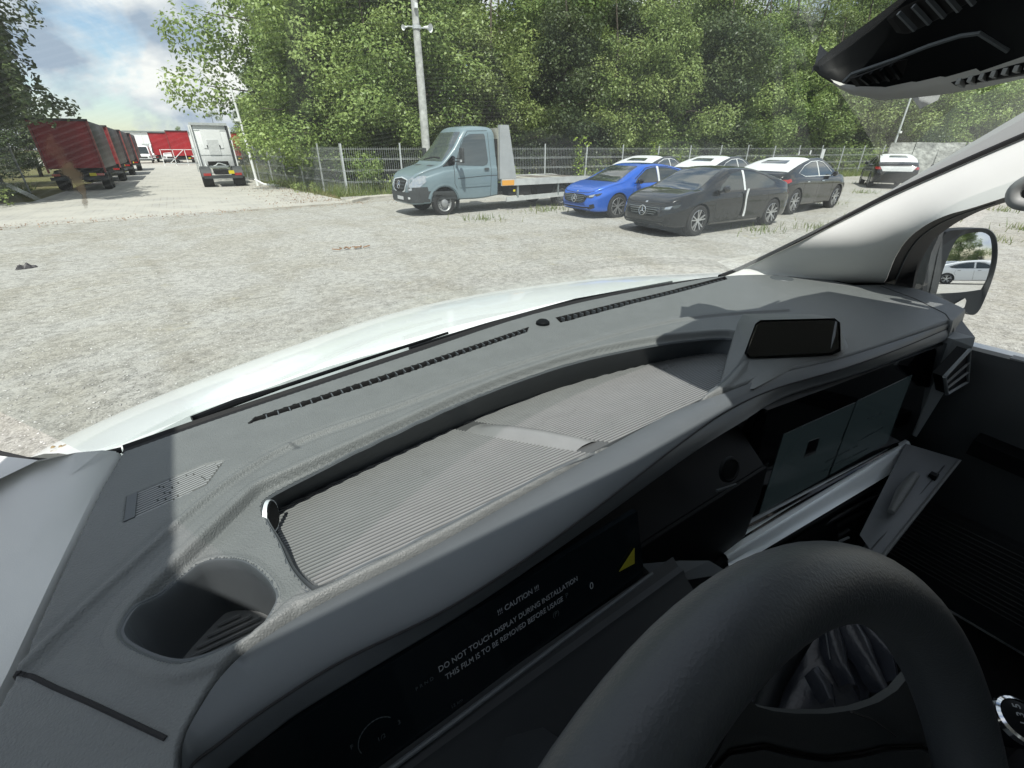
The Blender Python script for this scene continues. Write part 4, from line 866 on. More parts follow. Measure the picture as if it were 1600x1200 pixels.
# ------------------------------------------------------------------ foliage
def leaf_quads(P, Nn, s, asp=.62):
    n = len(P); t = rng.normal(size=(n, 3)); t -= (t*Nn).sum(1)[:, None]*Nn; t /= np.linalg.norm(t, axis=1)[:, None]+1e-9; b = np.cross(Nn, t)
    s = s[:, None]; t = t*s; b = b*s*asp
    V = np.stack([P-t, P+b*.9-t*.1, P+t, P-b*.9-t*.1], 1); V[:, 1] += Nn*s*.12; V[:, 3] += Nn*s*.12
    return V.reshape(-1, 3), np.arange(n*4).reshape(n, 4)
def clump_leaves(cl, per, size, droop=0.0):
    Ps, Ns, Rn = [], [], []
    for (c, r) in cl:
        r = r*.84; k = max(6, int(1.35*per*(r/.8)**2)); d = rng.normal(size=(k, 3)); d /= np.linalg.norm(d, axis=1)[:, None]
        rr = r*rng.uniform(.45, 1.12, k)**.6; p = np.array(c)+d*rr[:, None]*np.array([1.15,1.15,.75])
        if droop: p[:, 2] -= droop*rng.random(k)**2*r*2
        nn = d*.7+rng.normal(size=(k, 3))*.55+np.array([0,0,.75]); nn /= np.linalg.norm(nn, axis=1)[:, None]
        Ps.append(p); Ns.append(nn); Rn.append(np.clip(rng.random()*.5+rng.random(k)*.6-.1, 0, 1))
    P = np.concatenate(Ps); Nn = np.concatenate(Ns); s = size*rng.uniform(.6, 1.3, len(P)); V, F = leaf_quads(P, Nn, s)
    return V, F, np.concatenate(Rn)
def build_tree(name, h, rw, lowest, m, label, cat='tree', per=150, size=.13, nb=34, weep=0, group=None, trunkr=.16, lean=(0,0)):
    root = thing(name, label, cat, group=group); g = G(); cl = []
    top = Vector((lean[0], lean[1], h*.92)); sp = [Vector((0,0,-.1)), Vector((.1*rng.normal(), .1*rng.normal(), h*.25)), Vector((lean[0]*.5+.2*rng.normal(), lean[1]*.5+.2*rng.normal(), h*.55)), top]
    pts = [Vector(p) for p in catmull([tuple(p) for p in sp], 6)]; k = len(pts)
    g.tube(pts, [trunkr*(1-.85*i/(k-1)) for i in range(k)], 9)
    for b in range(nb):
        t = (lowest+(1-lowest)*(b+rng.random())/nb); i = min(k-2, int(t*(k-1))); s = pts[i]; a = b*2.4+rng.uniform(-.5, .5)
        prof = math.sin(min(1, (t-lowest*.6)/(1-lowest*.6)+.18)*math.pi)**.55*(1.02-.25*t); ln = rw*prof*rng.uniform(.65, 1.15)
        up = rng.uniform(.05, .55); d = Vector((math.cos(a), math.sin(a), up)).normalized()
        e = s+d*ln; mid_ = s.lerp(e, .5)+Vector((0,0,.12*ln)); 
        if weep: e.z -= .12*ln
        g.tube([s, mid_, e], [trunkr*.38*(1-.7*t), trunkr*.22*(1-.6*t), .012], 6)
        for q in (.45, .7, .95):
            if ln*q < .35: continue
            p = s.lerp(e, q)+Vector(rng.normal(size=3)*.3); cl.append((p, rng.uniform(.45, .95)*(.75+.08*h/2)))
            if weep:
                for w_ in range(4):
                    o_ = p+Vector(rng.normal(size=3)*.5); L__ = rng.uniform(1.2, 3.6)
                    for z_ in np.arange(0, L__, .22): cl.append((o_+Vector((rng.normal()*.04, rng.normal()*.04, -z_)), .18)) if o_.z-z_ > 3.3 else None
    for _ in range(4): cl.append((top+Vector(rng.normal(size=3)*.4), rng.uniform(.5, .9)))
    mk('trunk', g, 'bark', root, recalc=False)
    V, F, rn = clump_leaves(cl, per, size, .25); np_mesh('crown', V, F, m, root, smooth=False, rnd=rn)
    return root
GT = 'broadleaf trees behind the mesh fence'
protos = [build_tree('maple_tree', 11.5, 3.6, .14, 'leaf_maple', 'x', per=350, size=.08, group=GT),
          build_tree('maple_tree', 10.0, 3.3, .10, 'leaf_olive', 'x', per=350, size=.077, group=GT),
          build_tree('ash_tree', 12.5, 3.3, .12, 'leaf_maple', 'x', per=330, size=.082, group=GT, lean=(.6,-.4)),
          build_tree('dark_tree', 11.0, 3.5, .10, 'leaf_dark', 'x', per=340, size=.078, group=GT)]
fa = R(-8); FD = Vector((math.cos(fa), math.sin(fa), 0)); FN = Vector((-FD.y, FD.x, 0)); FC = Vector((6.0, 21.9, 0))
spots = []
for row, (off, sp_, x0) in enumerate(((4.9, 4.3, .4), (8.6, 4.6, 1.4), (12.8, 5.4, 0))):
    k = 0
    while x0+k*sp_ < (80 if row < 2 else 84):
        if row < 2 and 26 < x0+k*sp_ < 30 and row == 0: pass
        p = FC+FD*(x0+k*sp_+rng.uniform(-.7, .7))+FN*(off+rng.uniform(-.8, .8)); spots.append((p, row)); k += 1
words = ['leftmost, at the fence corner', 'behind the front of the tow truck', 'behind the speaker pole', 'behind the tow truck cab', 'above the flatbed', 'above the blue car', 'behind the saplings', 'over the black saloon', 'over the parked cars', 'left of the roof console', 'under the roof console', 'far right']
SIDE = []
for y, x in ((24.6,6.6),(25.5,7.3),(30,6.0),(35,6.6),(40,5.6),(46,6.0),(53,6.2),(61,6.8),(70,8.0)): SIDE.append((Vector((x+rng.uniform(-.2,.3)+1.7, y, 0)), 3))
for y, x in ((27,10.5),(33,11),(40,11),(48,12)): SIDE.append((Vector((x, y, 0)), 3))
usedp = set()
rows_w = {0: 'front row behind the fence', 1: 'second row of the wood behind the fence', 2: 'back row of the wood behind the fence', 3: 'beside the road beyond the fence corner'}
for i, (p, row) in enumerate(spots+SIDE):
    j = [0,2,1,3,1,0,3,2,0,1,2,3][i % 12] if row < 2 or row == 3 else [3,2][i % 2]
    ORD = 'first second third fourth fifth sixth seventh eighth ninth tenth eleventh twelfth thirteenth fourteenth fifteenth sixteenth seventeenth eighteenth nineteenth twentieth'.split()
    cnt = sum(1 for q in (spots+SIDE)[:i] if q[1] == row)
    kind = {0: 'mid green maple', 1: 'olive green tree', 2: 'tall pale green tree', 3: 'dark green tree'}[j]
    sc = (rng.uniform(1.05, 1.25)+.18*row+max(0, (p.x-40)*.012) if row < 3 else rng.uniform(.8, .95))
    lab = f'{ORD[cnt]} tree from the left in the {["front","middle","back"][row]} row behind the fence, {kind}' if row < 3 else f'{ORD[cnt]} tree beside the road past the fence corner, {kind}'
    if j not in usedp:
        o = protos[j]; usedp.add(j); o.location = p; o.rotation_euler = (0,0,rng.uniform(0, 6)); o.scale = (sc,)*3; o['label'] = lab
    else: o = copy_tree(protos[j], p, rng.uniform(0, 6), lab, GT, (sc*rng.uniform(.95,1.08), sc*rng.uniform(.95,1.08), sc))
# big weeping tree on the left of the road
wt = build_tree('weeping_tree', 13, 5.2, .33, 'leaf_dark', 'large dark tree with hanging branches on the left of the road', per=210, size=.10, nb=66, weep=1, trunkr=.34)
wt.location = (-7.1, 27.0, 0); wt.rotation_euler = (0,0,1.0)
for (x, y, s, l) in ((-10.5,30,.95,'dark tree behind the weeping tree on the far left'), (-8.2,38,.8,'dark tree over the red trailers on the left'), (-8.5,50,.8,'dark tree farther down the left side of the road'), (-12,23,.9,'dark tree at the left edge of the yard')):
    copy_tree(protos[3], (x, y, 0), rng.uniform(0, 6), l, None, s)
for i, (x, y, s) in enumerate(((6.5,92,.75),(2,118,.62),(-5,122,.55),(11,100,.8),(9,84,.62),(-2,119,.5))):
    copy_tree(protos[1], (x, y, -.5), i*1.3, ['light green tree behind the far red trailer','small distant tree right of centre behind the trailers','small distant tree above the warehouse roof','distant tree behind the white tractor','round tree right of the white tractor, down the road','smallest distant tree over the warehouse'][i], None, s)
for i, (x, y, s) in enumerate(((-8.6,29,.42),(-9.6,26,.40),(-10.8,31.5,.5),(-8.4,23.6,.34))):
    copy_tree(protos[3], (x, y, -.4), i*2.1+.7, ['low dark thicket left of the nearest red trailer','low dark thicket behind the shaded fence on the left','taller dark thicket at the far left edge','small dark thicket nearest the camera on the left'][i], None, s)
# bushes along the fence
def bush(name, w, h, m, label, loc, n=30, per=110, size=.075, cat='bush', group=None):
    root = thing(name, label, cat, loc, group=group); g = G(); cl = []
    for k in range(n):
        a = rng.uniform(0, 6.28); r = w*rng.random()**.6; z = h*rng.uniform(.12, 1)*(1-.45*(r/w)**2); p = Vector((r*math.cos(a), r*math.sin(a), z)); cl.append((p, rng.uniform(.16, .34)*min(1.4, h)))
        if k < 14: g.tube([(r*.15*math.cos(a), r*.15*math.sin(a), 0), p*.5+Vector((0,0,z*.1)), p], [.018,.012,.005], 5)
    mk('stem', g, 'bark', root, recalc=False); V, F, rn = clump_leaves(cl, per, size); np_mesh('foliage', V, F, m, root, smooth=False, rnd=rn); return root
b0 = bush('bush', 1.4, 2.1, 'leaf_bright', 'bright green bush right of centre behind the far parked cars', FC+FD*38+FN*1.4)
for t, off, s, l in ((33,1.6,.8,'bright bush behind the dark coupe'), (42,1.2,1.1,'tall bright bush under the roof console'), (46,1.5,1.0,'bright bush beside the thin leaning pole'), (51,1.2,1.1,'bright bush at the right edge by the pillar'), (24.5,1.6,.6,'low bright bush behind the fence above the blue car')):
    copy_tree(b0, FC+FD*t+FN*off, t, l, None, s)
b1 = bush('bush', 1.2, 1.0, 'leaf_olive', 'low olive bush inside the fence corner', FC+FD*1.4+FN*1.0)
for (p, s, l) in ((FC+FD*4.3+FN*.9, .9, 'low bush behind the fence left of the tow truck'), (FC+FD*10+FN*.9, .8, 'low bush behind the flatbed'), (FC+FD*14+FN*.9, 1.0, 'low bush behind the fence between the saplings'), (FC+FD*18.5+FN*.9, .9, 'low bush right of the second sapling'), (Vector((4.9,25,0)), .55, 'leafy bush outside the fence by the road'), (Vector((4.4,29,0)), .45, 'small bush at the foot of the road fence'), (Vector((-6.2,24,0)), .9, 'dark bush under the left fence'), (Vector((-7.5,21.8,0)), 1.0, 'dark bush at the left edge of the road')):
    copy_tree(b1, p, s*9, l, None, s)
def sapling(h, label, loc):
    root = thing('sapling', label, 'sapling', loc); g = G().tube([(0,0,0),(.03,.02,h*.5),(0,.04,h)], [.025,.018,.006], 6); cl = [((rng.normal()*.16, rng.normal()*.16, z), rng.uniform(.13,.24)) for z in np.arange(.3, h+.1, .11)]
    mk('stem', g, 'bark', root); V, F, rn = clump_leaves(cl, 260, .06); np_mesh('foliage', V, F, 'leaf_bright', root, smooth=False, rnd=rn)
sapling(2.3, 'bright green sapling in front of the fence behind the flatbed', FC+FD*11.9-FN*.3)
sapling(2.1, 'bright green sapling by the fence left of the blue car', FC+FD*17.0-FN*.3)
sapling(1.5, 'short bright sapling by the fence above the blue car', FC+FD*19.0-FN*.2)
def tuft_field(name, n, fx, m, s0, s1, label):
    P = fx(n); nb = len(P); a = rng.uniform(0, 6.28, nb); h = rng.uniform(s0, s1, nb); w_ = .008+.02*h; lx = rng.normal(size=nb)*.35*h; ly = rng.normal(size=nb)*.35*h
    dx = np.cos(a)*w_; dy = np.sin(a)*w_; V = np.stack([np.stack([P[:,0]-dx, P[:,1]-dy, P[:,2]], -1), np.stack([P[:,0]+dx, P[:,1]+dy, P[:,2]], -1), np.stack([P[:,0]+dx*.2+lx, P[:,1]+dy*.2+ly, P[:,2]+h], -1), np.stack([P[:,0]-dx*.2+lx, P[:,1]-dy*.2+ly, P[:,2]+h], -1)], 1)
    return np_mesh(name, V.reshape(-1, 3), np.arange(nb*4).reshape(-1, 4), m, smooth=False, rnd=rng.random(nb), kind='stuff', label=label)
def fx_verge(n):
    t = rng.uniform(-.5, 52, n); o = rng.uniform(-.9, 3, n); x = FC.x+FD.x*t+FN.x*o; y = FC.y+FD.y*t+FN.y*o; return np.stack([x, y, np.full(n, -.01)], -1)
tuft_field('grass', 30000, fx_verge, 'grass', .12, .5, 'rough grass along the foot of the mesh fence')
def fx_side(n):
    y = rng.uniform(22, 60, n); x = 5.0-.05*(y-22)+rng.uniform(-.3, 2.5, n); m_ = rng.random(n) < .45; x = np.where(m_, -6.2-rng.random(n)*3, x); y = np.where(m_, rng.uniform(20, 34, n), y); return np.stack([x, y, np.full(n, -.01)], -1)
tuft_field('grass', 9000, fx_side, 'grass', .1, .5, 'grass on both sides of the road')
cs_ = [(15.3,12.2),(16.5,5.6),(13.2,5.5),(18,4.6),(20.5,6.0),(23,7.0),(9.6,12.4),(10.2,12.7),(12.6,4.2),(26,9.5),(30,9.0),(22,4.0),(14.6,2.6),(17.5,2.5),(25,5.5),(11.6,6.1),(6.9,11.9),(19.6,8.2),(28,12.5),(33,12.2)]
def fx_weeds(n):
    k = rng.integers(0, len(cs_), n); c_ = np.array(cs_)[k]; p = c_+rng.normal(size=(n, 2))*np.array([.45,.35])*rng.uniform(.3, 1.3, (n, 1)); return np.stack([p[:,0], p[:,1], np.full(n, .01)], -1)
tuft_field('weeds', 2200, fx_weeds, 'grass', .03, .20, 'tufts of weed growing in the gravel')
def fx_lit(n):
    t = rng.random(n); a = rng.random(n) < .6; x = np.where(a, 4.2+rng.normal(size=n)*.9, rng.uniform(-5, 9, n)); y = np.where(a, 19.5+rng.random(n)**1.5*12, 18+.07*x+rng.normal(size=n)*.35); return np.stack([x, y, np.full(n, .03)], -1)
P = fx_lit(2600); nn = rng.normal(size=P.shape)*.4+np.array([0,0,1]); nn /= np.linalg.norm(nn, axis=1)[:, None]; V, F = leaf_quads(P, nn, rng.uniform(.015, .035, len(P)))
np_mesh('leaf_litter', V, F, 'dry_leaf', smooth=False, rnd=rng.random(len(P)), kind='stuff', label='dry brown leaves along the edge of the paved road')

# ------------------------------------------------------------------ mesh fences: every panel and post a part
def panel_mesh(wd, h=1.9, nv=26, name='panel'):
    g = G()
    for k in range(nv+1):
        x = wd*k/nv; g.add([(x-.004,0,.04),(x+.004,0,.04),(x+.004,0,h),(x-.004,0,h)], [(0,1,2,3)]); g.add([(x,-.004,.04),(x,.004,.04),(x,.004,h),(x,-.004,h)], [(0,1,2,3)])
    for z in (.12,.5,.55,.95,1.0,1.4,1.45,1.82):
        g.box((wd/2, .006, z), (wd, .008, .012))
    me = mk(name, g, 'galv', smooth=False, recalc=False); return me
def post_mesh(h=2.02):
    g = G().box((0,0,h/2), (.06,.045,h)); g.box((0,0,h+.005), (.066,.05,.012))
    for z in (.4,1.0,1.6): g.box((0,-.028,z), (.05,.012,.05))
    return mk('post', g, 'galv', smooth=False)
P0 = panel_mesh(2.44, name='mesh_panel'); Q0 = post_mesh(); first = [True, True]
def fence(name, label, a, d, n, pw=2.5, mats=None, hs=1.0):
    f = thing(name, label, 'fence', a, math.atan2(d.y, d.x))
    for k in range(n+1):
        q = Q0 if first[1] else Q0.copy(); 
        if not first[1]: COL.objects.link(q)
        first[1] = False; q.parent = f; q.location = (k*pw, 0, 0); q.scale = (1,1,hs*(1+.015*math.sin(k*2.1)))
        q.rotation_euler = (R(.8*math.sin(k*1.7)), R(1.2*math.sin(k*2.9)), 0)
        if k < n:
            q = P0 if first[0] else P0.copy()
            if not first[0]: COL.objects.link(q)
            first[0] = False; q.parent = f; q.location = (k*pw+.03, 0, 0); q.scale = (pw/2.5, 1, hs); q.rotation_euler = (R(1.2*math.sin(k*2.3)), 0, R(.5*math.sin(k)))
    return f
fence('mesh_fence', 'galvanised mesh fence running behind the tow truck and the parked cars', FC, FD, 20)
d2 = (Vector((3.75,36.8,0))-FC).normalized(); fence('mesh_fence', 'galvanised mesh fence running along the right side of the paved road', FC+d2*.1, d2, 12, 2.5)
fence('mesh_fence', 'galvanised mesh fence in shade at the left edge of the road', Vector((-5.9,31,0)), Vector((-.35,-1,0)).normalized(), 6, 2.2)

# ------------------------------------------------------------------ poles
pole = thing('loudspeaker_pole', 'tall round concrete pole with loudspeakers behind the tow truck', 'pole', tuple(at(666,235,y=20.9).xy)+(0,))
mk('pole', G().tube([(0,0,0),(0,0,4),(-.02,0,8.4)], [.19,.165,.11], 16), 'pole_concrete', pole)
hn = G().lathe([(.03,-.18),(.05,-.1),(.06,0),(.09,.08),(.14,.15),(.15,.16),(.135,.15),(.05,.03),(0,.02)], (.38,-.2,6.15), (.45,-.85,-.15), 20)
mk('horn_speaker', hn, 'white_panel', pole); mk('horn_speaker', G().lathe([(.02,-.10),(.035,0),(.06,.07),(.10,.12),(.09,.11),(0,.03)], (-.5,-.05,6.1), (-.9,-.3,-.2), 20), 'white_panel', pole)
mk('bracket', G().bar((-.42,0,6.15), (.34,-.08,6.15), .04), 'galv', pole, smooth=False); mk('clamp', G().lathe([(.16,-.06),(.175,-.06),(.175,.06),(.16,.06)], (0,0,6.15), (0,0,1)), 'galv', pole)
mk('floodlight', G().box((-.05,-.2,6.8), (.12,.1,.16)), 'white_panel', pole, smooth=False)
rp = thing('lamp_post', 'white camera post beside the fence on the right of the road', 'post', (3.45,30.5,0))
mk('post', G().tube([(.05,0,0),(-.02,0,2.4),(-.12,0,4.6)], [.075,.065,.05], 12), 'white_panel', rp); mk('camera', G().box((-.22,-.05,3.15), (.2,.14,.12)).bar((-.2,-.05,3.25), (0,0,3.2), .03), 'white_panel', rp, smooth=False)
mk('foot_bar', G().tube([(-.1,-.6,.35),(.25,-1.0,.12),(.9,-1.6,.06)], .05, 8), 'white_panel', rp)
pp = FC+FD*43+FN*.9
tp = thing('thin_pole', 'thin grey pole standing in the bushes under the roof console', 'pole', tuple(pp))
mk('pole', G().tube([(0,0,0),(0,0,7.5)], [.09,.06], 10), 'galv', tp); mk('junction_box', G().box((.05,-.1,3.0), (.3,.12,.15)), 'white_panel', tp, smooth=False)

# ------------------------------------------------------------------ kerb stones, debris
kx = [at(545,318,0), at(575,312,0), at(612,309,0)]
for a, b in zip(kx[:-1], kx[1:]):
    o = mk('kerb_stone', G().bar((a.x,a.y,.06), (b.x-.02,b.y,.07), .3, .13), 'concrete', smooth=False, bevel=.015)
    rename(o, 'kerb_stone', 'low concrete kerb stone '+('beside the fence corner post' if a is kx[0] else 'against the tow truck bumper'), 'kerb')
o = mk('kerb_stone', G().bar((1.6,18.0,.035), (5.0,18.45,.035), .18, .05), 'concrete', smooth=False); rename(o, 'kerb_stone', 'long flat kerb along the near edge of the paved road', 'kerb')
def rag(name, c, sx, sy, h, m, label, cat, rz=0, n=14):
    r = []
    for i in range(n):
        row = []
        for j in range(n):
            u, v = i/(n-1)*2-1, j/(n-1)*2-1; e = max(0, 1-(u*u+v*v*.9)); q = 1-.25*abs(math.sin(5*math.atan2(v, u)))
            row.append((c[0]+sx*u*q*math.cos(rz)-sy*v*q*math.sin(rz), c[1]+sx*u*q*math.sin(rz)+sy*v*q*math.cos(rz), c[2]+h*e**.6*(.55+.45*math.sin(6*u+3*v)*math.cos(5*v-2*u))))
        r.append(row)
    o = mk(name, G().rows(r), m, recalc=False); return rename(o, name, label, cat)
rag('rag', at(42,420,.02), .17, .10, .11, 'dark_tarp', 'crumpled dark rag on the gravel at the left edge', 'rag', .4)
bd = thing('bark_scraps', 'broken brown bark scraps lying in the middle of the gravel', 'scrap', tuple(at(544,389,.02)))
for k in range(9):
    c_ = Vector((rng.normal()*.14, rng.normal()*.05, .015)); mk('scrap', G().bar(c_, c_+Vector((rng.normal()*.09, rng.normal()*.04, .02)), .035, .015), 'rust_leaf', bd, smooth=False)
rag('crumpled_sheet', (17.2,6.1,.02), .35, .25, .30, 'blue_plastic', 'crumpled bluish plastic sheet on the gravel beside the dark coupe', 'plastic sheet')

# ------------------------------------------------------------------ far side on the right: slab wall, notices
wl = thing('slab_wall', 'weathered pale concrete slab wall behind the farthest parked cars', 'wall', (35.2,13.6,0), R(-50))
for k in range(5): mk('slab', G().box((k*1.28+1.9, .1*math.sin(k), 1.08), (1.22,.14,2.15+.05*math.sin(k*3)), Matrix.Rotation(R(2*math.sin(k*2)),3,'Y')), 'grey_slab', wl, smooth=False)
for k, (t, z, w_, h_) in enumerate(((30.0,1.55,.12,.22),(31.2,1.6,.14,.26),(32.6,1.35,.35,.9))):
    o = mk('notice', G().box(tuple(FC+FD*t-FN*.06+Vector((0,0,z))), (w_,.02,h_), Matrix.Rotation(fa,3,'Z')), 'film', smooth=False)
    rename(o, 'notice', ['small white tag on the fence, left of three','small white tag on the fence, middle of three','tall white notice on the fence, right of three'][k], 'notice')
# ------------------------------------------------------------------ vehicles
def interp(tab, x): return float(np.interp(x, [a for a, b in tab], [b for a, b in tab]))
def smooth_tab(tab, k=6): 
    c = catmull(tab, k); return sorted((float(p[0]), float(p[1])) for p in c)
def car_body(top, bot, wid, belt, ns=84, roofin=.40, archs=((1.42,.345),(-1.45,.345)), archr=.37, width=.93, flat_ends=False, sill=.30):
    """car facing +X, centred; lofted from cross sections, wheel arches cut by boolean"""
    top, bot, wid, belt = [smooth_tab(t) for t in (top, bot, wid, belt)]; x0 = top[0][0]; x1 = top[-1][0]; g = G(); rows_ = []
    for i in range(ns+1):
        t = i/ns; x = x0+(x1-x0)*(.5-.5*math.cos(math.pi*t)) if not flat_ends else x0+(x1-x0)*t
        zt, zb, w_, zl = interp(top, x), interp(bot, x), interp(wid, x), interp(belt, x); zl = min(zl, zt-.05); hg = zt-zl
        wr = max(.1, w_*.95-roofin*hg); zm = zb+(zl-zb)*.45
        pts = [(0,zb),(w_*.75,zb),(w_*.95,zb+.03),(w_*.985,zb+.10),(w_*.998,zm),(w_*1.0,zm+(zl-zm)*.55),(w_*.985,zl-.06),(w_*.955,zl),(w_*.955+(wr-w_*.955)*.5,zl+hg*.47),(wr+.01,zl+hg*.82),(wr*.86,zl+hg*.95),(wr*.5,zt-.004),(0,zt)]
        c = catmull(pts, 4); half = [(float(p[0]), float(p[1])) for p in c]
        row = [(x, y, z) for y, z in half]+[(x, -y, z) for y, z in reversed(half[1:-1])]
        rows_.append(row)
    g.rows(rows_, closed=True); n = len(rows_[0]); g.f += [tuple(reversed(range(n))), tuple(ns*n+k for k in range(n))]
    return g
def boolean_cut(o, cutters):
    for c in cutters:
        md = o.modifiers.new('b', 'BOOLEAN'); md.object = c; md.operation = 'DIFFERENCE'; md.solver = 'EXACT'
    dg = bpy.context.evaluated_depsgraph_get(); me = bpy.data.meshes.new_from_object(o.evaluated_get(dg)); o.modifiers.clear(); old = o.data; o.data = me; bpy.data.meshes.remove(old)
    for c in cutters: bpy.data.objects.remove(c)
    me.shade_smooth(); me.set_sharp_from_angle(angle=R(42))
def bvh_of(o):
    bm = bmesh.new(); bm.from_mesh(o.data); t = BVHTree.FromBMesh(bm); bm.free(); return t
def patch(name, bvh, poly, axis, m, parent, off=.004, step=.08, label=None):
    """polygon given in the side (x,z), front/rear (y,z) or top (x,y) view, laid on the body surface"""
    bm = bmesh.new(); vs = [bm.verts.new((a, b, 0)) for a, b in poly]; bm.faces.new(vs)
    for ax in (0, 1):
        lo = min(p[ax] for p in poly); hi = max(p[ax] for p in poly); k = lo+step
        while k < hi-1e-4:
            no = (1,0,0) if ax == 0 else (0,1,0); bmesh.ops.bisect_plane(bm, geom=bm.verts[:]+bm.edges[:]+bm.faces[:], plane_co=(k if ax == 0 else 0, k if ax == 1 else 0, 0), plane_no=no, dist=1e-6); k += step
    bmesh.ops.triangulate(bm, faces=[f for f in bm.faces if len(f.verts) > 4]); bm.verts.ensure_lookup_table(); vs = []
    for v in bm.verts:
        a, b = v.co.x, v.co.y
        if axis == 'L': o, d = Vector((a, 3, b)), Vector((0,-1,0))
        elif axis == 'R': o, d = Vector((a, -3, b)), Vector((0,1,0))
        elif axis == 'F': o, d = Vector((6, a, b)), Vector((-1,0,0))
        elif axis == 'B': o, d = Vector((-6, a, b)), Vector((1,0,0))
        else: o, d = Vector((a, b, 5)), Vector((0,0,-1))
        hit, nrm, _, _ = bvh.ray_cast(o, d)
        if hit is None: hit = o+d*(3 if axis in 'LR' else 6); nrm = -d; near = bvh.find_nearest(hit); hit = near[0] or hit; nrm = near[1] or nrm
        if nrm.dot(d) > 0: nrm = -nrm
        vs.append(hit+nrm*off)
    fs = [tuple(v.index for v in f.verts) for f in bm.faces]; bm.free()
    return mk(name, G().add(vs, fs), m, parent, recalc=True, ang=60)
def rnd_poly(P, r=.04, n=3):
    out = []; k = len(P)
    for i in range(k):
        a, b, c = Vector(P[i-1]), Vector(P[i]), Vector(P[(i+1) % k]); la = (a-b).length; lc = (c-b).length; q = min(r, la*.4, lc*.4); p0 = b+(a-b)/la*q; p1 = b+(c-b)/lc*q
        for j in range(n+1):
            t = j/n; out.append(tuple(p0*(1-t)**2+b*2*t*(1-t)+p1*t*t))
    return out
def strip2(pts, w_):
    """thin ribbon polygon along 2D points"""
    a = []; b = []
    for i, p in enumerate(pts):
        p = Vector(p); d = (Vector(pts[min(i+1, len(pts)-1)])-Vector(pts[max(i-1, 0)])).normalized(); nn = Vector((-d.y, d.x)); a.append(tuple(p+nn*w_/2)); b.append(tuple(p-nn*w_/2))
    return a+b[::-1]
def wheel_parts(root, x, y, r, wd, m='alloy', spokes=5, steel=False, double=True):
    s = 1 if y > 0 else -1
    ty = mk('wheel', G().lathe([(r*.64,-wd/2),(r*.9,-wd/2),(r*.985,-wd/2+.025),(r,-wd/4),(r,wd/4),(r*.985,wd/2-.025),(r*.9,wd/2),(r*.66,wd/2-.005),(r*.64,wd/2-.03)], (x, y-s*wd/2, r), (0,s,0), 32), 'tyre', root)
    if steel:
        mk('rim', G().lathe([(r*.66,.0),(r*.62,-.02),(r*.5,-.06),(r*.34,-.05),(r*.30,.02),(r*.2,.035),(0,.04)], (x, y-s*.012, r), (0,s,0), 28), m, ty)
        g = G()
        for k in range(16):
            a = 2*math.pi*k/16; g.lathe([(0,.004),(r*.035,.0)], (x+math.cos(a)*r*.48, y-s*.060, r+math.sin(a)*r*.48), (0,s,0), 6)
        mk('rim_holes', g, 'under', ty); return
    g = G().lathe([(r*.67,0),(r*.69,-.005),(r*.66,-.02),(r*.64,-.05)], (x, y, r), (0,s,0), 32)
    for k in range(spokes):
        for dl in ((-.16, .16) if double else (0,)):
            a = 2*math.pi*k/spokes+.3; a2 = a+dl*1.25; a1 = a+dl*.6
            g.bar((x+math.cos(a1)*r*.10, y-s*.025, r+math.sin(a1)*r*.10), (x+math.cos(a2)*r*.67, y-s*.010, r+math.sin(a2)*r*.67), .026, .030, upv=(0,s,0))
    g.lathe([(r*.16,-.03),(r*.15,-.012),(0,-.008)], (x, y, r), (0,s,0), 14)
    mk('rim', g, m, ty, ang=30); mk('brake_disc', G().lathe([(r*.66,-.055),(0,-.055)], (x, y, r), (0,s,0), 20), 'under', ty)
def star(root, c, r, ax, m='chrome'):
    """round badge with three spokes"""
    ax = Vector(ax).normalized(); u = Vector((0,0,1))-ax*ax.z; u.normalize(); v = ax.cross(u); g = G()
    g.tube([Vector(c)+(u*math.cos(a)+v*math.sin(a))*r for a in np.linspace(0, 2*math.pi, 28, endpoint=False)], r*.09, 6, closed=True)
    for k in range(3):
        a = 2*math.pi*k/3; e = Vector(c)+(u*math.cos(a)+v*math.sin(a))*r*.95; s1 = (v*math.cos(a)-u*math.sin(a))*r*.13; g.add([Vector(c)+s1, Vector(c)-s1, e, Vector(c)+ax*r*.16], [(0,2,3),(1,3,2),(0,3,1),(0,1,2)])
    return mk('badge', g, m, root, ang=20)
SED = dict(top=[(-2.30,.72),(-2.27,.92),(-2.12,1.06),(-1.75,1.15),(-1.1,1.33),(-.5,1.435),(0,1.45),(.35,1.425),(.75,1.28),(1.25,1.03),(1.55,.975),(1.95,.88),(2.2,.76),(2.30,.60),(2.33,.48)],
           bot=[(-2.30,.45),(-2.2,.28),(-1.6,.22),(1.6,.20),(2.15,.22),(2.33,.34)], wid=[(-2.30,.62),(-2.2,.82),(-1.8,.90),(-1,.925),(1.2,.925),(1.8,.90),(2.15,.78),(2.28,.62),(2.33,.50)],
           belt=[(-2.30,.68),(-2.0,.92),(-1.2,.95),(0,.93),(1.0,.90),(1.6,.82),(2.2,.62),(2.33,.46)])
SUV = dict(top=[(-2.32,.85),(-2.30,1.02),(-2.2,1.14),(-1.95,1.24),(-1.4,1.44),(-.7,1.58),(0,1.62),(.35,1.60),(.8,1.42),(1.2,1.16),(1.5,1.11),(2.0,1.02),(2.25,.88),(2.33,.62)],
           bot=[(-2.32,.50),(-2.2,.32),(-1.6,.26),(1.6,.24),(2.2,.28),(2.33,.40)], wid=[(-2.32,.66),(-2.22,.86),(-1.8,.94),(-1,.95),(1.2,.95),(1.85,.93),(2.2,.80),(2.33,.60)],
           belt=[(-2.32,.80),(-2.0,1.02),(-1.2,1.06),(0,1.02),(1.0,1.0),(1.6,.95),(2.2,.75),(2.33,.58)])
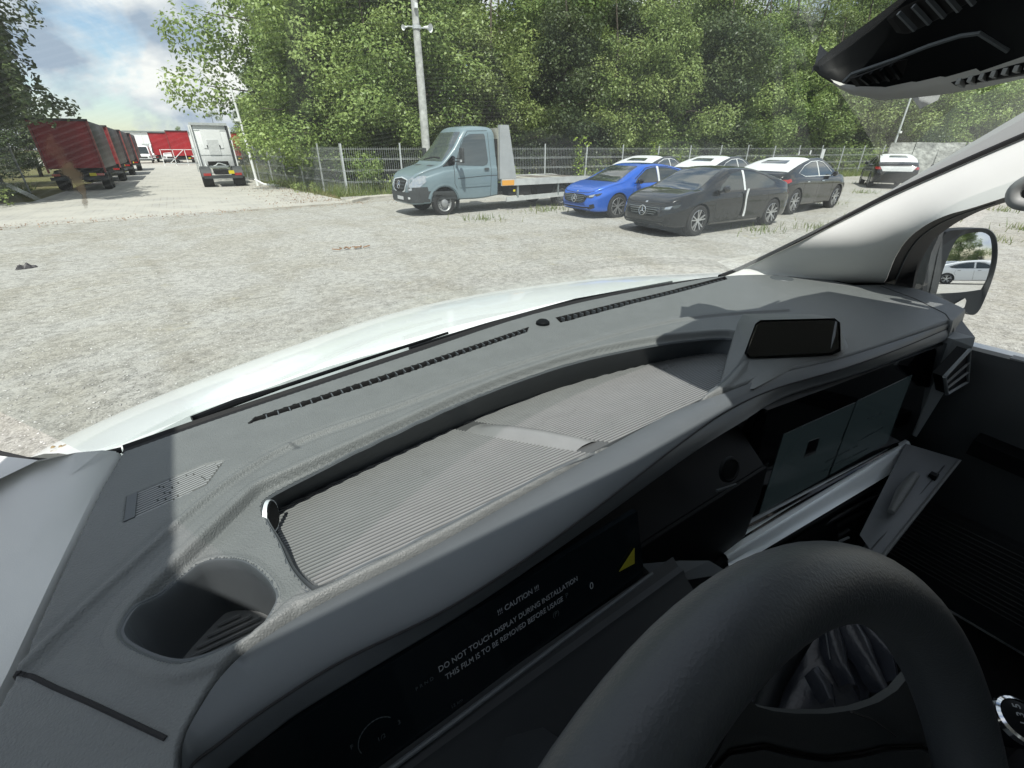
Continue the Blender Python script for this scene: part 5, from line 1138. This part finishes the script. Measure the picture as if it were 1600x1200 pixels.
def make_car(name, label, paint, spec, group=None, film=False, grille='grille', shape='sedan', wheel_r=.345, front_detail=True, bpillar_film=True):
    root = thing(name, label, 'car', group=group); g = car_body(**spec); b = mk('body', g, paint, root); wb = (1.43,-1.45); wy = .915 if shape == 'sedan' else .94
    cut = []
    for x in wb:
        c = mk('c', G().lathe([(0,-1.3),(wheel_r+.035,-1.3),(wheel_r+.035,1.3),(0,1.3)], (x,0,wheel_r), (0,1,0), 30), 'under'); cut.append(c)
    boolean_cut(b, cut); bv = bvh_of(b)
    mk('underbody', G().box((0,0,.50), (3.9,1.30,.42)).box((0,0,.42),(2.0,1.62,.3)), 'under', root, smooth=False)
    S_ = shape == 'sedan'; rt = lambda f: [(a, z+(0 if S_ else .12)) for a, z in f]; dz = 0 if S_ else .12
    for ax in 'LR':
        fw_ = [(.80,.955),(.72,1.06),(.30,1.30),(.02,1.345),(-.10,1.35),(-.10,.965)]; rw_ = [(-.19,.965),(-.19,1.35),(-.55,1.335),(-1.0,1.24),(-1.42,1.08),(-1.30,.985),(-1.05,.975)]
        patch('side_window', bv, rnd_poly(rt(fw_)), ax, 'car_glass', root); patch('side_window', bv, rnd_poly(rt(rw_)), ax, 'car_glass', root)
        if bpillar_film: patch('pillar_film' if film or S_ else 'pillar_trim', bv, rt([(-.105,.94),(-.18,.94),(-.20,1.37),(-.12,1.37)]), ax, 'film', root, off=.007)
        patch('window_trim', bv, strip2(rt([(.85,.945),(.0,.955),(-1.1,.965),(-1.48,1.06),(-1.05,1.255),(-.55,1.36),(0,1.375),(.33,1.325),(.80,1.05)]), .018), ax, 'film' if film else 'gloss_black', root, off=.006)
        for q in ([(.86,.90),(.92,.70),(.90,.40),(.84,.30)], [(-.15,.95),(-.14,.60),(-.16,.30)], [(-.16,.30),(.84,.30)], [(-1.06,.96),(-1.12,.75),(-1.02,.62)]): patch('door_gap', bv, strip2(rt(q) if 0 else q, .012), ax, 'under', root, off=.0015)
        for hx in (.02,-.98): patch('door_handle', bv, rnd_poly([(hx,.80+dz),(hx+.17,.80+dz),(hx+.17,.825+dz),(hx,.825+dz)], .01), ax, 'gloss_black' if not film else 'chrome', root, off=.012)
        s = 1 if ax == 'L' else -1; mh = mk('wing_mirror', G().lathe([(0,.09),(.05,.08),(.075,.03),(.08,-.03),(.05,-.07),(0,-.075)], (.74,s*1.0,1.0+dz), (1,.15*s,0), 16), 'gloss_black', root)
        mh2 = mk('mirror_stalk', G().bar((.72,s*.88,.95+dz), (.74,s*.97,.98+dz), .05, .03), 'gloss_black', mh)
        patch('sill', bv, rnd_poly([(-1.05,.235),(1.02,.235),(1.02,.275),(-1.05,.275)], .01), ax, 'gloss_black' if shape != 'sedan' else paint, root, off=.012)
        for x in wb: wheel_parts(root, x, s*wy, wheel_r, .22)
    patch('windscreen', bv, rnd_poly([(-.66,1.00+dz),(-.72,.985+dz),(.72,.985+dz),(.66,1.0+dz),(.56,1.375+dz),(-.56,1.375+dz)], .05), 'F', 'car_glass', root, off=.005)
    # roof panel and rear window in glass
    patch('roof_glass', bv, rnd_poly([(.22,.50),(.22,-.50),(-.75,-.48),(-.75,.48)], .08), 'T', 'gloss_black', root, off=.003)
    rwp = rnd_poly([(-.86,.46),(-.86,-.46),(-1.52,-.56),(-1.52,.56)], .08)
    if film:
        patch('protective_film', bv, [(-.60,.66),(-.60,-.66),(-1.60,-.76),(-1.98,-.76),(-1.98,.76),(-1.60,.76)], 'T', 'film', root, off=.008, step=.12)
        patch('protective_film', bv, [(-.74,.92+dz),(.74,.92+dz),(.60,.70+dz),(-.60,.70+dz)], 'B', 'film', root, off=.012)
        patch('rear_window', bv, rnd_poly([(-1.12,.34),(-1.12,-.34),(-1.46,-.40),(-1.46,.40)], .05), 'T', 'car_glass', root, off=.013)
        g = G()
        for k in range(7):
            y = -.45+.15*k; g.bar((-2.06,y,1.06+dz), (-2.20,y*.92,.90+dz), .012, .01)
        mk('film_folds', g, 'film', root)
    else: patch('rear_window', bv, rwp, 'T', 'car_glass', root, off=.005)
    patch('tail_light', bv, rnd_poly([(.40,.80+dz),(.86,.78+dz),(.86,.90+dz),(.40,.88+dz)], .03), 'B', 'taillight', root, off=.006); patch('tail_light', bv, rnd_poly([(-.86,.78+dz),(-.40,.80+dz),(-.40,.88+dz),(-.86,.90+dz)], .03), 'B', 'taillight', root, off=.006)
    if not S_:
        for ax in 'LR': patch('tail_light', bv, rnd_poly([(-2.18,.90),(-1.92,.96),(-1.94,1.04),(-2.18,1.0)], .02), ax, 'taillight', root, off=.006)
    if front_detail:
        patch('bonnet_gap', bv, strip2([(-.78,.80+dz),(-.5,.715+dz),(0,.69+dz),(.5,.715+dz),(.78,.80+dz)], .014), 'F', 'under', root, off=.002)
        gz_ = .56+dz
        patch('grille', bv, rnd_poly([(-.56,gz_+.075),(-.46,gz_-.10),(-.2,gz_-.13),(.2,gz_-.13),(.46,gz_-.10),(.56,gz_+.075),(.3,gz_+.11),(-.3,gz_+.11)], .05), 'F', 'gloss_black', root, off=.006)
        for k in range(4): patch('grille_bar', bv, strip2([(-.46+.03*k, gz_+.065-.045*k), (.46-.03*k, gz_+.065-.045*k)], .007), 'F', 'galv_dull', root, off=.010)
        patch('lower_intake', bv, rnd_poly([(-.74,.37+dz*.8),(-.60,.24+dz*.8),(.60,.24+dz*.8),(.74,.37+dz*.8),(.5,.34+dz*.8),(-.5,.34+dz*.8)], .03), 'F', 'under', root, off=.004)
        hit = bv.ray_cast(Vector((6,0,gz_-.01)), Vector((-1,0,0)))[0]; star(root, hit+Vector((.035,0,0)), .105, (1,0,.1))
        hit = bv.ray_cast(Vector((6,0,.735+dz)), Vector((-1,0,0)))[0]; mk('badge', G().lathe([(0,.006),(.03,.004),(.032,0)], hit, (.6,0,.8)), 'chrome', root)
        for s in (1, -1):
            q = [(s*.44,.64+dz),(s*.62,.66+dz),(s*.82,.72+dz),(s*.80,.65+dz),(s*.66,.585+dz),(s*.48,.59+dz)]; patch('headlight', bv, rnd_poly(q[::s], .02), 'F', 'light_glass', root, off=.006)
            q = [(s*.60,.65+dz),(s*.72,.685+dz),(s*.70,.62+dz),(s*.60,.61+dz)]; patch('headlight_lens', bv, q[::s], 'F', 'headlight', root, off=.009)
            q = [(s*.62,.40+dz),(s*.74,.44+dz),(s*.76,.33+dz),(s*.66,.29+dz)]; patch('air_intake', bv, rnd_poly(q[::s], .02), 'F', 'under', root, off=.005)
    return root
def place(o, x, y, rz, label=None): o.location = (x, y, 0.0); o.rotation_euler = (0,0,rz); return o
PI = math.pi
black = make_car('saloon_car', 'glossy black saloon, nearest of the parked cars, white tape on its near side', 'car_black', SED)
place(black, 11.25, 7.55, PI+R(-3)+0)
# strip of white tape hanging from the near door pillar
mk('door_tape', G().rows([[(-.13+.02*math.sin(z*9),.965+.0*z,z) , (-.20+.02*math.sin(z*9+.6),.965,z)] for z in np.linspace(.35,.98,9)]), 'film', black, recalc=False)
blue = make_car('hatchback_car', 'bright blue car with black roof parked behind the nearest black saloon', 'car_blue', SED, bpillar_film=True)
place(blue, 11.85, 10.65, PI+R(-4))
bvb = bvh_of(blue.children[0]) if blue.children[0].type == 'MESH' else None
coupe = make_car('coupe_car', 'black coupe with white film over its tailgate, just right of the nearest saloon', 'car_black', SUV, film=True, shape='suv', wheel_r=.38, front_detail=False)
GW = 'dark cars with white protective film parked by the fence'
place(coupe, 16.9, 8.4, R(2)); coupe['group'] = GW
copy_tree(coupe, (16.0,13.5,0), R(12), 'dark car with white film whose roof shows above the blue car', GW)
copy_tree(coupe, (17.6,11.6,0), R(6), 'dark car with white film whose roof shows above the black saloon', GW)
copy_tree(coupe, (32.0,10.9,0), R(28), 'far dark car with white film over its tailgate, in front of the slab wall', GW)
copy_tree(black, (34.6,8.6,0), R(32), 'farthest dark car, half hidden behind the windscreen pillar', GW)

# ---- tow truck, front to -X
tow = thing('tow_truck', 'pale blue-grey flatbed tow truck parked along the fence', 'truck')
TB = dict(top=[(-.85,2.30),(-.80,2.43),(-.3,2.46),(.25,2.44),(.55,2.36),(.95,1.98),(1.35,1.58),(1.55,1.42),(1.9,1.33),(2.25,1.20),(2.42,1.02),(2.50,.80)], bot=[(-.85,.48),(0,.42),(1.0,.42),(2.3,.34),(2.50,.40)],
          wid=[(-.85,.98),(-.5,.99),(1.0,.99),(1.7,.97),(2.15,.90),(2.38,.80),(2.50,.66)], belt=[(-.85,1.36),(.6,1.34),(1.3,1.28),(1.6,1.22),(2.1,1.08),(2.42,.90),(2.5,.76)])
bt = mk('cab', car_body(**TB, roofin=.14, ns=90, flat_ends=True), 'tow_paint', tow); WRt = .36; fwx = 1.47
boolean_cut(bt, [mk('c', G().lathe([(0,-1.3),(.45,-1.3),(.45,1.3),(0,1.3)], (fwx,0,.38), (0,1,0), 30), 'under')]); bv = bvh_of(bt)
mk('inner_arch', G().box((fwx,0,.6), (1.1,1.3,.5)), 'under', tow, smooth=False)
for ax in 'LR':
    s = 1 if ax == 'L' else -1
    dwn = patch('side_window', bv, rnd_poly([(1.02,1.40),(.92,1.66),(.55,2.12),(.30,2.22),(-.40,2.24),(-.46,1.50),(-.40,1.40),(-.2,1.36)], .07), ax, 'tow_glass', tow, off=.006)
    patch('bumper_corner', bv, rnd_poly([(2.49,.82),(2.0,.84),(1.93,.42),(2.49,.42)], .03), ax, 'bumper', tow, off=.012)
    for q in ([(1.10,1.38),(1.12,.9),(.95,.55),(.95,.45)], [(-.55,2.28),(-.56,1.3),(-.50,.50)], [(1.0,1.32),(.7,2.0),(.35,2.30),(-.55,2.32)]): patch('door_gap', bv, strip2(q, .014), ax, 'under', tow, off=.002)
    patch('door_crease', bv, strip2([(1.0,1.03),(-.1,1.08),(-.84,1.09)], .018), ax, 'bumper', tow, off=.002); patch('side_moulding', bv, rnd_poly([(.93,.78),(-.5,.80),(-.5,.86),(.96,.84)], .02), ax, 'tow_paint', tow, off=.015)
    patch('pillar_quarter', bv, rnd_poly([(1.48,1.36),(1.06,1.40),(1.02,1.62),(1.12,1.66)], .03), ax, 'gloss_black', tow, off=.008)
    patch('door_handle', bv, rnd_poly([(-.22,1.24),(-.44,1.24),(-.44,1.30),(-.22,1.30)], .02), ax, 'bumper', tow, off=.03)
    patch('arch_flare', bv, strip2([(fwx+.52*math.cos(a), .38+.52*math.sin(a)) for a in np.linspace(.25, PI-.1, 14)], .07), ax, 'tow_paint', tow, off=.022)
    mh = mk('wing_mirror', G().box((1.0,s*1.30,1.66), (.10,.20,.40)), 'bumper', tow, bevel=.03); mk('mirror_arm', G().bar((1.05,s*1.0,1.50), (1.02,s*1.24,1.50), .05, .04).bar((1.05,s*1.0,1.58), (1.02,s*1.24,1.58), .03, .03), 'bumper', mh); mk('indicator', G().box((1.06,s*1.33,1.52), (.03,.08,.06)), 'film', mh, smooth=False)
    mk('mud_flap', G().box((.98,s*.86,.38), (.02,.22,.42)), 'bumper', tow, smooth=False)
    wheel_parts(tow, fwx, s*.93, WRt, .22, 'steel_wheel', steel=True)
    q = [(s*.50,.94),(s*.62,.72),(s*.86,.76),(s*.93,.98),(s*.88,1.14),(s*.66,1.06)]; patch('headlight', bv, rnd_poly(q[::s], .04), 'F', 'headlight', tow, off=.010)
    patch('headlight', bv, rnd_poly([(2.40,.90),(2.15,.92),(1.98,1.12),(2.10,1.14),(2.38,1.02)], .03), ax, 'headlight', tow, off=.009)
    patch('fog_lamp', bv, rnd_poly([(s*.62,.50),(s*.70,.50),(s*.70,.56),(s*.62,.56)][::s], .02), 'F', 'film', tow, off=.016)
patch('windscreen', bv, rnd_poly([(-.84,1.50),(.84,1.50),(.80,1.80),(.70,2.28),(-.70,2.28),(-.80,1.80)], .06), 'F', 'tow_glass', tow, off=.006)
patch('bumper', bv, rnd_poly([(-.97,.40),(.97,.40),(.97,.72),(.5,.68),(-.5,.68),(-.97,.72)], .03), 'F', 'bumper', tow, off=.014)
patch('grille_surround', bv, rnd_poly([(-.54,1.02),(-.46,.72),(-.2,.64),(.2,.64),(.46,.72),(.54,1.02),(.0,1.08)], .05), 'F', 'silver', tow, off=.012)
patch('grille', bv, rnd_poly([(-.48,1.0),(-.40,.75),(-.2,.68),(.2,.68),(.40,.75),(.48,1.0),(0,1.05)], .04), 'F', 'under', tow, off=.018)
for k in range(3): patch('grille_bar', bv, strip2([(-.44+.03*k,.96-.09*k),(.44-.03*k,.96-.09*k)], .035), 'F', 'bumper', tow, off=.026)
hit = bv.ray_cast(Vector((6,0,.88)), Vector((-1,0,0)))[0]; star(tow, hit+Vector((.05,0,0)), .11, (1,0,.15))
patch('licence_plate', bv, [(-.20,.46),(.28,.46),(.28,.56),(-.20,.56)], 'F', 'film', tow, off=.022)
patch('bonnet_vent', bv, rnd_poly([(1.60,.25),(1.60,.65),(1.70,.62),(1.70,.28)], .02), 'T', 'bumper', tow, off=.004); patch('bonnet_vent', bv, rnd_poly([(1.60,-.25),(1.70,-.28),(1.70,-.62),(1.60,-.65)], .02), 'T', 'bumper', tow, off=.004)
patch('wiper', bv, strip2([(-.5,1.53),(.1,1.60),(.55,1.58)], .025), 'F', 'under', tow, off=.02)
mk('aerial', G().tube([(.4,.3,2.42),(.15,.3,2.75)], .008, 5), 'bumper', tow)
for s in (-1, 1): mk('headboard_post', G().prism([(-.95,s*1.02,.98),(-1.45,s*1.02,.98),(-1.22,s*1.02,2.48),(-.97,s*1.02,2.48)], (0,-s*.12,0)), 'headboard', tow, smooth=False)
mk('headboard', G().box((-.97,0,1.7), (.05,1.85,1.4)), 'deck_metal', tow, smooth=False)
mk('cab_gap', G().box((-.9,0,1.3), (.12,1.8,1.6)), 'under', tow, smooth=False)
dk = G(); 
prof = [(-1.0,.94),(-4.2,.94),(-5.2,.78),(-6.3,.56)]
for s in (-1, 1):
    for (xa, za), (xb, zb) in zip(prof[:-1], prof[1:]): dk.prism([(xa, s*1.05, za-.17),(xb, s*1.05, zb-.17),(xb, s*1.05, zb+.03),(xa, s*1.05, za+.03)], (0,-s*.07,0))
mk('deck_side_rail', dk, 'frame_metal', tow, smooth=False)
for (xa, za), (xb, zb) in zip(prof[:-1], prof[1:]):
    n = int(abs(xb-xa)/.33)
    for k in range(n):
        p = Vector((xa, 0, za)).lerp(Vector((xb, 0, zb)), (k+.5)/n); mk('deck_plank', G().box((p.x,0,p.z-.02-.003*(k % 2)), (abs(xb-xa)/n-.012,1.94,.04)), 'deck_wood' if k % 3 else 'deck_metal', tow, smooth=False)
mk('chassis_rail', G().box((-3.1,.4,.66), (4.6,.08,.2)).box((-3.1,-.4,.66), (4.6,.08,.2)), 'under', tow, smooth=False)
mk('side_guard', G().bar((-1.15,1.0,.36), (-3.6,1.0,.42), .04, .14).bar((-1.15,-1.0,.36), (-3.6,-1.0,.42), .04, .14), 'frame_metal', tow, smooth=False)
for x in (-1.5,-2.9,-3.5): mk('guard_post', G().bar((x,1.0,.4), (x,1.0,.78), .05).bar((x,-1.0,.4), (x,-1.0,.78), .05), 'galv_dull', tow, smooth=False)
mk('toolbox', G().box((-1.6,.75,.6), (.7,.4,.28)), 'under', tow, smooth=False); mk('fuel_tank', G().lathe([(0,-.35),(.19,-.35),(.2,.3),(0,.35)], (-2.5,.7,.56), (1,0,0), 16), 'under', tow)
mk('warning_plate', G().box((-1.18,1.06,.86), (.36,.012,.15)), 'orange', tow, smooth=False); mk('marker_lamp', G().box((-1.36,1.06,.62), (.06,.02,.06)), 'yellow', tow, smooth=False)
for s in (-1, 1): wheel_parts(tow, -3.13-.0, s*.96, .36, .25, 'steel_wheel', steel=True); mk('rear_mudguard', G().rows([[(-3.13+.43*math.cos(a), s*y, .38+.43*math.sin(a)) for y in (.70,.98)] for a in np.linspace(.2, PI-.2, 10)]), 'bumper', tow, recalc=False)
XA = [-9, -2.6, -.97, 1.02, 9]; XB = [-9, -2.6, -.50, 1.02, 9]
for c_ in list(tow.children_recursive):
    if c_.type == 'MESH':
        for v in c_.data.vertices: v.co.x = float(np.interp(v.co.x, XA, XB))
place(tow, 7.98, 14.25, PI)

# ------------------------------------------------------------------ down the road: tractor unit, trailers, vans, warehouse, gate
tr = thing('truck_tractor', 'white lorry tractor unit seen from behind on the right of the road', 'lorry')
mk('cab_rear', G().box((0,1.2,1.95), (1.62,2.0,2.1)), 'white_panel', tr, bevel=.08)
mk('roof_deflector', G().box((0,.35,3.02), (1.78,.5,.12)), 'galv', tr, smooth=False)
for s in (-1, 1):
    mk('air_deflector', G().box((s*.86,.35,1.9), (.10,.62,2.1)), 'bumper' if s > 0 else 'white_panel', tr, smooth=False); mk('deflector_rail', G().bar((s*.93,.0,.8), (s*.93,.0,2.95), .06), 'white_panel', tr, smooth=False)
    for y in (-1.3,-.2): mk('wheel', G().lathe([(.2,-.25),(.44,-.25),(.46,-.2),(.46,.2),(.44,.25),(.2,.2),(0,.15)], (s*.75,y-.2,.46), (s,0,0), 22), 'tyre', tr)
    mk('mudguard', G().rows([[(s*x, -1.5+.56*math.cos(a), .44+.56*math.sin(a)) for x in (.52,.98)] for a in np.linspace(.1, PI-.1, 9)]), 'bumper', tr, recalc=False)
    mk('rear_light', G().box((s*.72,-2.05,.62), (.34,.06,.12)), 'taillight', tr, smooth=False)
mk('cab_panel', G().box((0,.185,2.3), (.95,.02,.9)), 'white_panel', tr, smooth=False); mk('cab_panel', G().box((0,.17,1.9), (.55,.015,.75)), 'film', tr, smooth=False)
for z in (2.72,1.52): mk('cab_crease', G().box((0,.19,z), (1.5,.012,.02)), 'galv', tr, smooth=False)
for s in (-1, 1): mk('cab_vent', G().box((s*.30,.16,1.95), (.05,.02,.12)), 'under', tr, smooth=False)
mk('hose_bracket', G().box((0,.1,1.05), (1.0,.1,.3)), 'under', tr, smooth=False); mk('air_hose', G().tube(catmull([(-.6,.05,1.3),(-.62,-.1,.95),(-.2,-.2,.98),(0,-.1,1.1),(.35,-.15,1.0)], 4), .03, 6), 'galv', tr)
mk('chassis', G().box((0,-.9,.72), (.7,2.4,.22)), 'under', tr, smooth=False); mk('fifth_wheel', G().prism([(-.4,-.9,.9),(.4,-.9,.9),(.5,-.4,.92),(-.5,-.4,.92)], (0,0,.07)), 'galv_dull', tr, smooth=False)
mk('rear_bar', G().box((0,-2.02,.50), (1.8,.1,.16)), 'bumper', tr, smooth=False); mk('number_plate', G().box((.42,-2.09,.72), (.26,.03,.16)), 'yellow', tr, smooth=False)
place(tr, 2.02, 32.6, R(-1.5))
def trailer(label, x, y, ln, wd, h, m, side, loc=(0,0,0), group=None, rz=0):
    t = thing('box_trailer', label, 'trailer', (x, y, 0), rz, group)
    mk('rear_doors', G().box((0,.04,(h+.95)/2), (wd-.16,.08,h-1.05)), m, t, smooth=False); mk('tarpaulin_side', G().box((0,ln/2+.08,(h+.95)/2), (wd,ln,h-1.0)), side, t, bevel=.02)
    for s in (-1, 1):
        mk('corner_post', G().box((s*(wd/2-.03),-.02,(h+.8)/2), (.07,.1,h-.8)), 'red_line', t, smooth=False)
        mk('tail_light', G().box((s*wd*.38,-.1,.72), (.3,.04,.1)), 'taillight', t, smooth=False)
        for k in range(2): mk('wheel', G().lathe([(.15,-.16),(.40,-.16),(.42,-.1),(.42,.1),(.40,.16),(.15,.14),(0,.1)], (s*wd*.40, .9+k*1.1, .42), (s,0,0), 18), 'tyre', t)
    mk('bumper_bar', G().box((0,-.06,.55), (wd,.08,.14)), 'bumper', t, smooth=False); mk('number_plate', G().box((wd*.25,-.12,.72), (.26,.03,.13)), 'yellow', t, smooth=False)
    mk('chassis', G().box((0,ln/2,.75), (wd*.8,ln,.3)), 'under', t, smooth=False); mk('roof_edge', G().box((0,-.01,h), (wd+.02,.12,.1)), 'dark_tarp', t, smooth=False)
    return t
GTR = 'trailers parked nose to tail on the left of the road'
for k, y in enumerate((31.5,39.2,47.5,57)): trailer(['nearest red box trailer in tree shade on the left of the road','second red and black trailer from the left foreground','third trailer in the row on the left of the road','farthest dark trailer in the left row'][k], -4.0+.08*k, y, 6.2, 2.15, 3.02, 'red_tarp_shaded' if k < 2 else 'dark_tarp', 'dark_tarp', group=GTR)
trailer('large red trailer with dappled shade just left of the white tractor', 1.15, 79, 10, 2.45, 3.85, 'red_tarp', 'red_tarp')
trailer('smaller red trailer left of the large one behind the gate', -1.05, 90, 10, 2.3, 3.85, 'red_tarp', 'red_tarp')
trailer('red trailer mostly hidden behind the white tractor unit', 6.3, 72, 8, 2.4, 3.6, 'red_tarp', 'red_tarp')
def small_van(label, x, y, h=2.0):
    t = thing('delivery_van', label, 'van', (x, y, 0)); g = G()
    g.rows([[(-.85,yy,.4),(-.9,yy,zt*.55),(-.72,yy,zt*.95),(0,yy,zt),(.72,yy,zt*.95),(.9,yy,zt*.55),(.85,yy,.4)] for yy, zt in ((0,1.0),(.25,1.15),(1.0,h),(4.5,h))]); b = mk('body', g, 'white_paint', t, recalc=False, ang=25)
    mk('front_panel', G().prism([(-.85,-.0,.4),(.85,-.0,.4),(.9,-.0,.6),(.6,-.0,.98),(-.6,-.0,.98),(-.9,-.0,.6)], (0,-.05,0)), 'white_paint', t, smooth=False)
    mk('windscreen', G().prism([(-.66,.28,1.2),(.66,.28,1.2),(.58,.86,h*.9),(-.58,.86,h*.9)], (0,-.04,.03)), 'car_glass', t, smooth=False); mk('grille', G().box((0,-.07,.75), (.8,.03,.16)), 'under', t, smooth=False); mk('bumper', G().box((0,-.08,.45), (1.7,.08,.2)), 'bumper', t, smooth=False)
    for s in (-1, 1): mk('headlight', G().box((s*.68,-.07,.8), (.26,.04,.16)), 'headlight', t, smooth=False); mk('wheel', G().lathe([(0,-.1),(.3,-.1),(.3,.1),(0,.1)], (s*.8,.8,.3), (1,0,0), 16), 'tyre', t)
    return t
small_van('white van facing the camera in the far yard, leftmost of three', -3.35, 86, 2.25); small_van('white van behind the gate, middle of three', -1.9, 97, 2.5); small_van('low white van beside the small red trailer, rightmost of three', .25-.55, 83, 1.35)
wh = thing('warehouse', 'long low white warehouse closing the far end of the road', 'building', (-8.5,112,0), R(3))
for k in range(7): mk('wall_panel', G().box((k*2.4+1.2,0,2.2), (2.36,.2,4.4)), 'white_panel', wh, smooth=False)
mk('roof', G().box((8.4,3,4.5), (17.2,6.6,.22)), 'galv_dull', wh, smooth=False); mk('loading_door', G().box((5.5,-.13,1.3), (2.2,.06,2.6)), 'galv', wh, smooth=False)
gt = thing('barrier_gate', 'grey tubular gate across the road in front of the far red trailers', 'gate', (-1.0,72,0)); g = [((0,0,1.72),(3.1,0,1.72)),((0,0,.25),(3.1,0,.25)),((.5,0,.25),(2.2,0,1.72))]
for a, b in g: mk('rail', G().bar(a, b, .06), 'white_panel', gt, smooth=False)
for x in (-.1,1.1,2.3,3.1): mk('upright', G().bar((x,0,0), (x,0,1.75), .06), 'white_panel', gt, smooth=False)

# ------------------------------------------------------------------ behind the van, seen in the wing mirror
white = make_car('white_car', 'white car crossing the yard, seen only in the wing mirror', 'car_white', SUV, shape='suv', wheel_r=.38, bpillar_film=False)
place(white, 15.8, -41, R(14))
GM = 'rows of parked cars reflected in the wing mirror'
cols_ = ['front row','second row','third row']
k = 0
for row in range(3):
    for c_ in range(7):
        src = (coupe, black, white)[(c_*2+row) % 3]; o = copy_tree(src, (16+c_*2.9+row*3, -66-row*9, 0), R(-75), f'{ORD[c_]} parked car from one end of the {cols_[row]} seen in the wing mirror', GM, 1.0)
bk_ = copy_tree(protos[0], (42,-128,0), 0, 'tall tree on the skyline in the wing mirror', None, 1.1)
for i, x in enumerate(range(-10, 90, 9)): copy_tree(protos[3], (x*1.4,-140,0), i, f'{ORD[i]} low tree along the skyline seen in the wing mirror', 'low trees reflected in the wing mirror', .5)

# dried smear on the outside of the windscreen
g = G(); ed = []
spine = [(96,256,10),(103,262,15),(113,270,15),(121,280,12),(127,292,9),(131,304,7),(133,316,5),(134,326,3)]
rows_ = []
for i, (u, v, r_) in enumerate(spine):
    a = Vector(spine[min(i+1, 7)][:2])-Vector(spine[max(i-1, 0)][:2]); a.normalize(); nn = Vector((a.y, -a.x)); rr_ = r_*(1+.25*math.sin(i*2.3))
    rows_.append([at(u+nn.x*rr_*f, v+nn.y*rr_*f, p=(0,.56,1.70), n=Vector((0,.6,.8)).normalized()) for f in (-1,-.6,-.2,.2,.6,1)]); ed += [(.05 if i in (0,7) else e) for e in (-.15,.35,.55,.55,.35,-.15)]
o = mk('dried_smear', G().rows(rows_), 'smear', recalc=False); rename(o, 'dried_smear', 'brown dried insect smear on the windscreen at the left', 'smear')
at_ = o.data.attributes.new('edge', 'FLOAT', 'POINT'); at_.data.foreach_set('value', np.array(ed, np.float32))
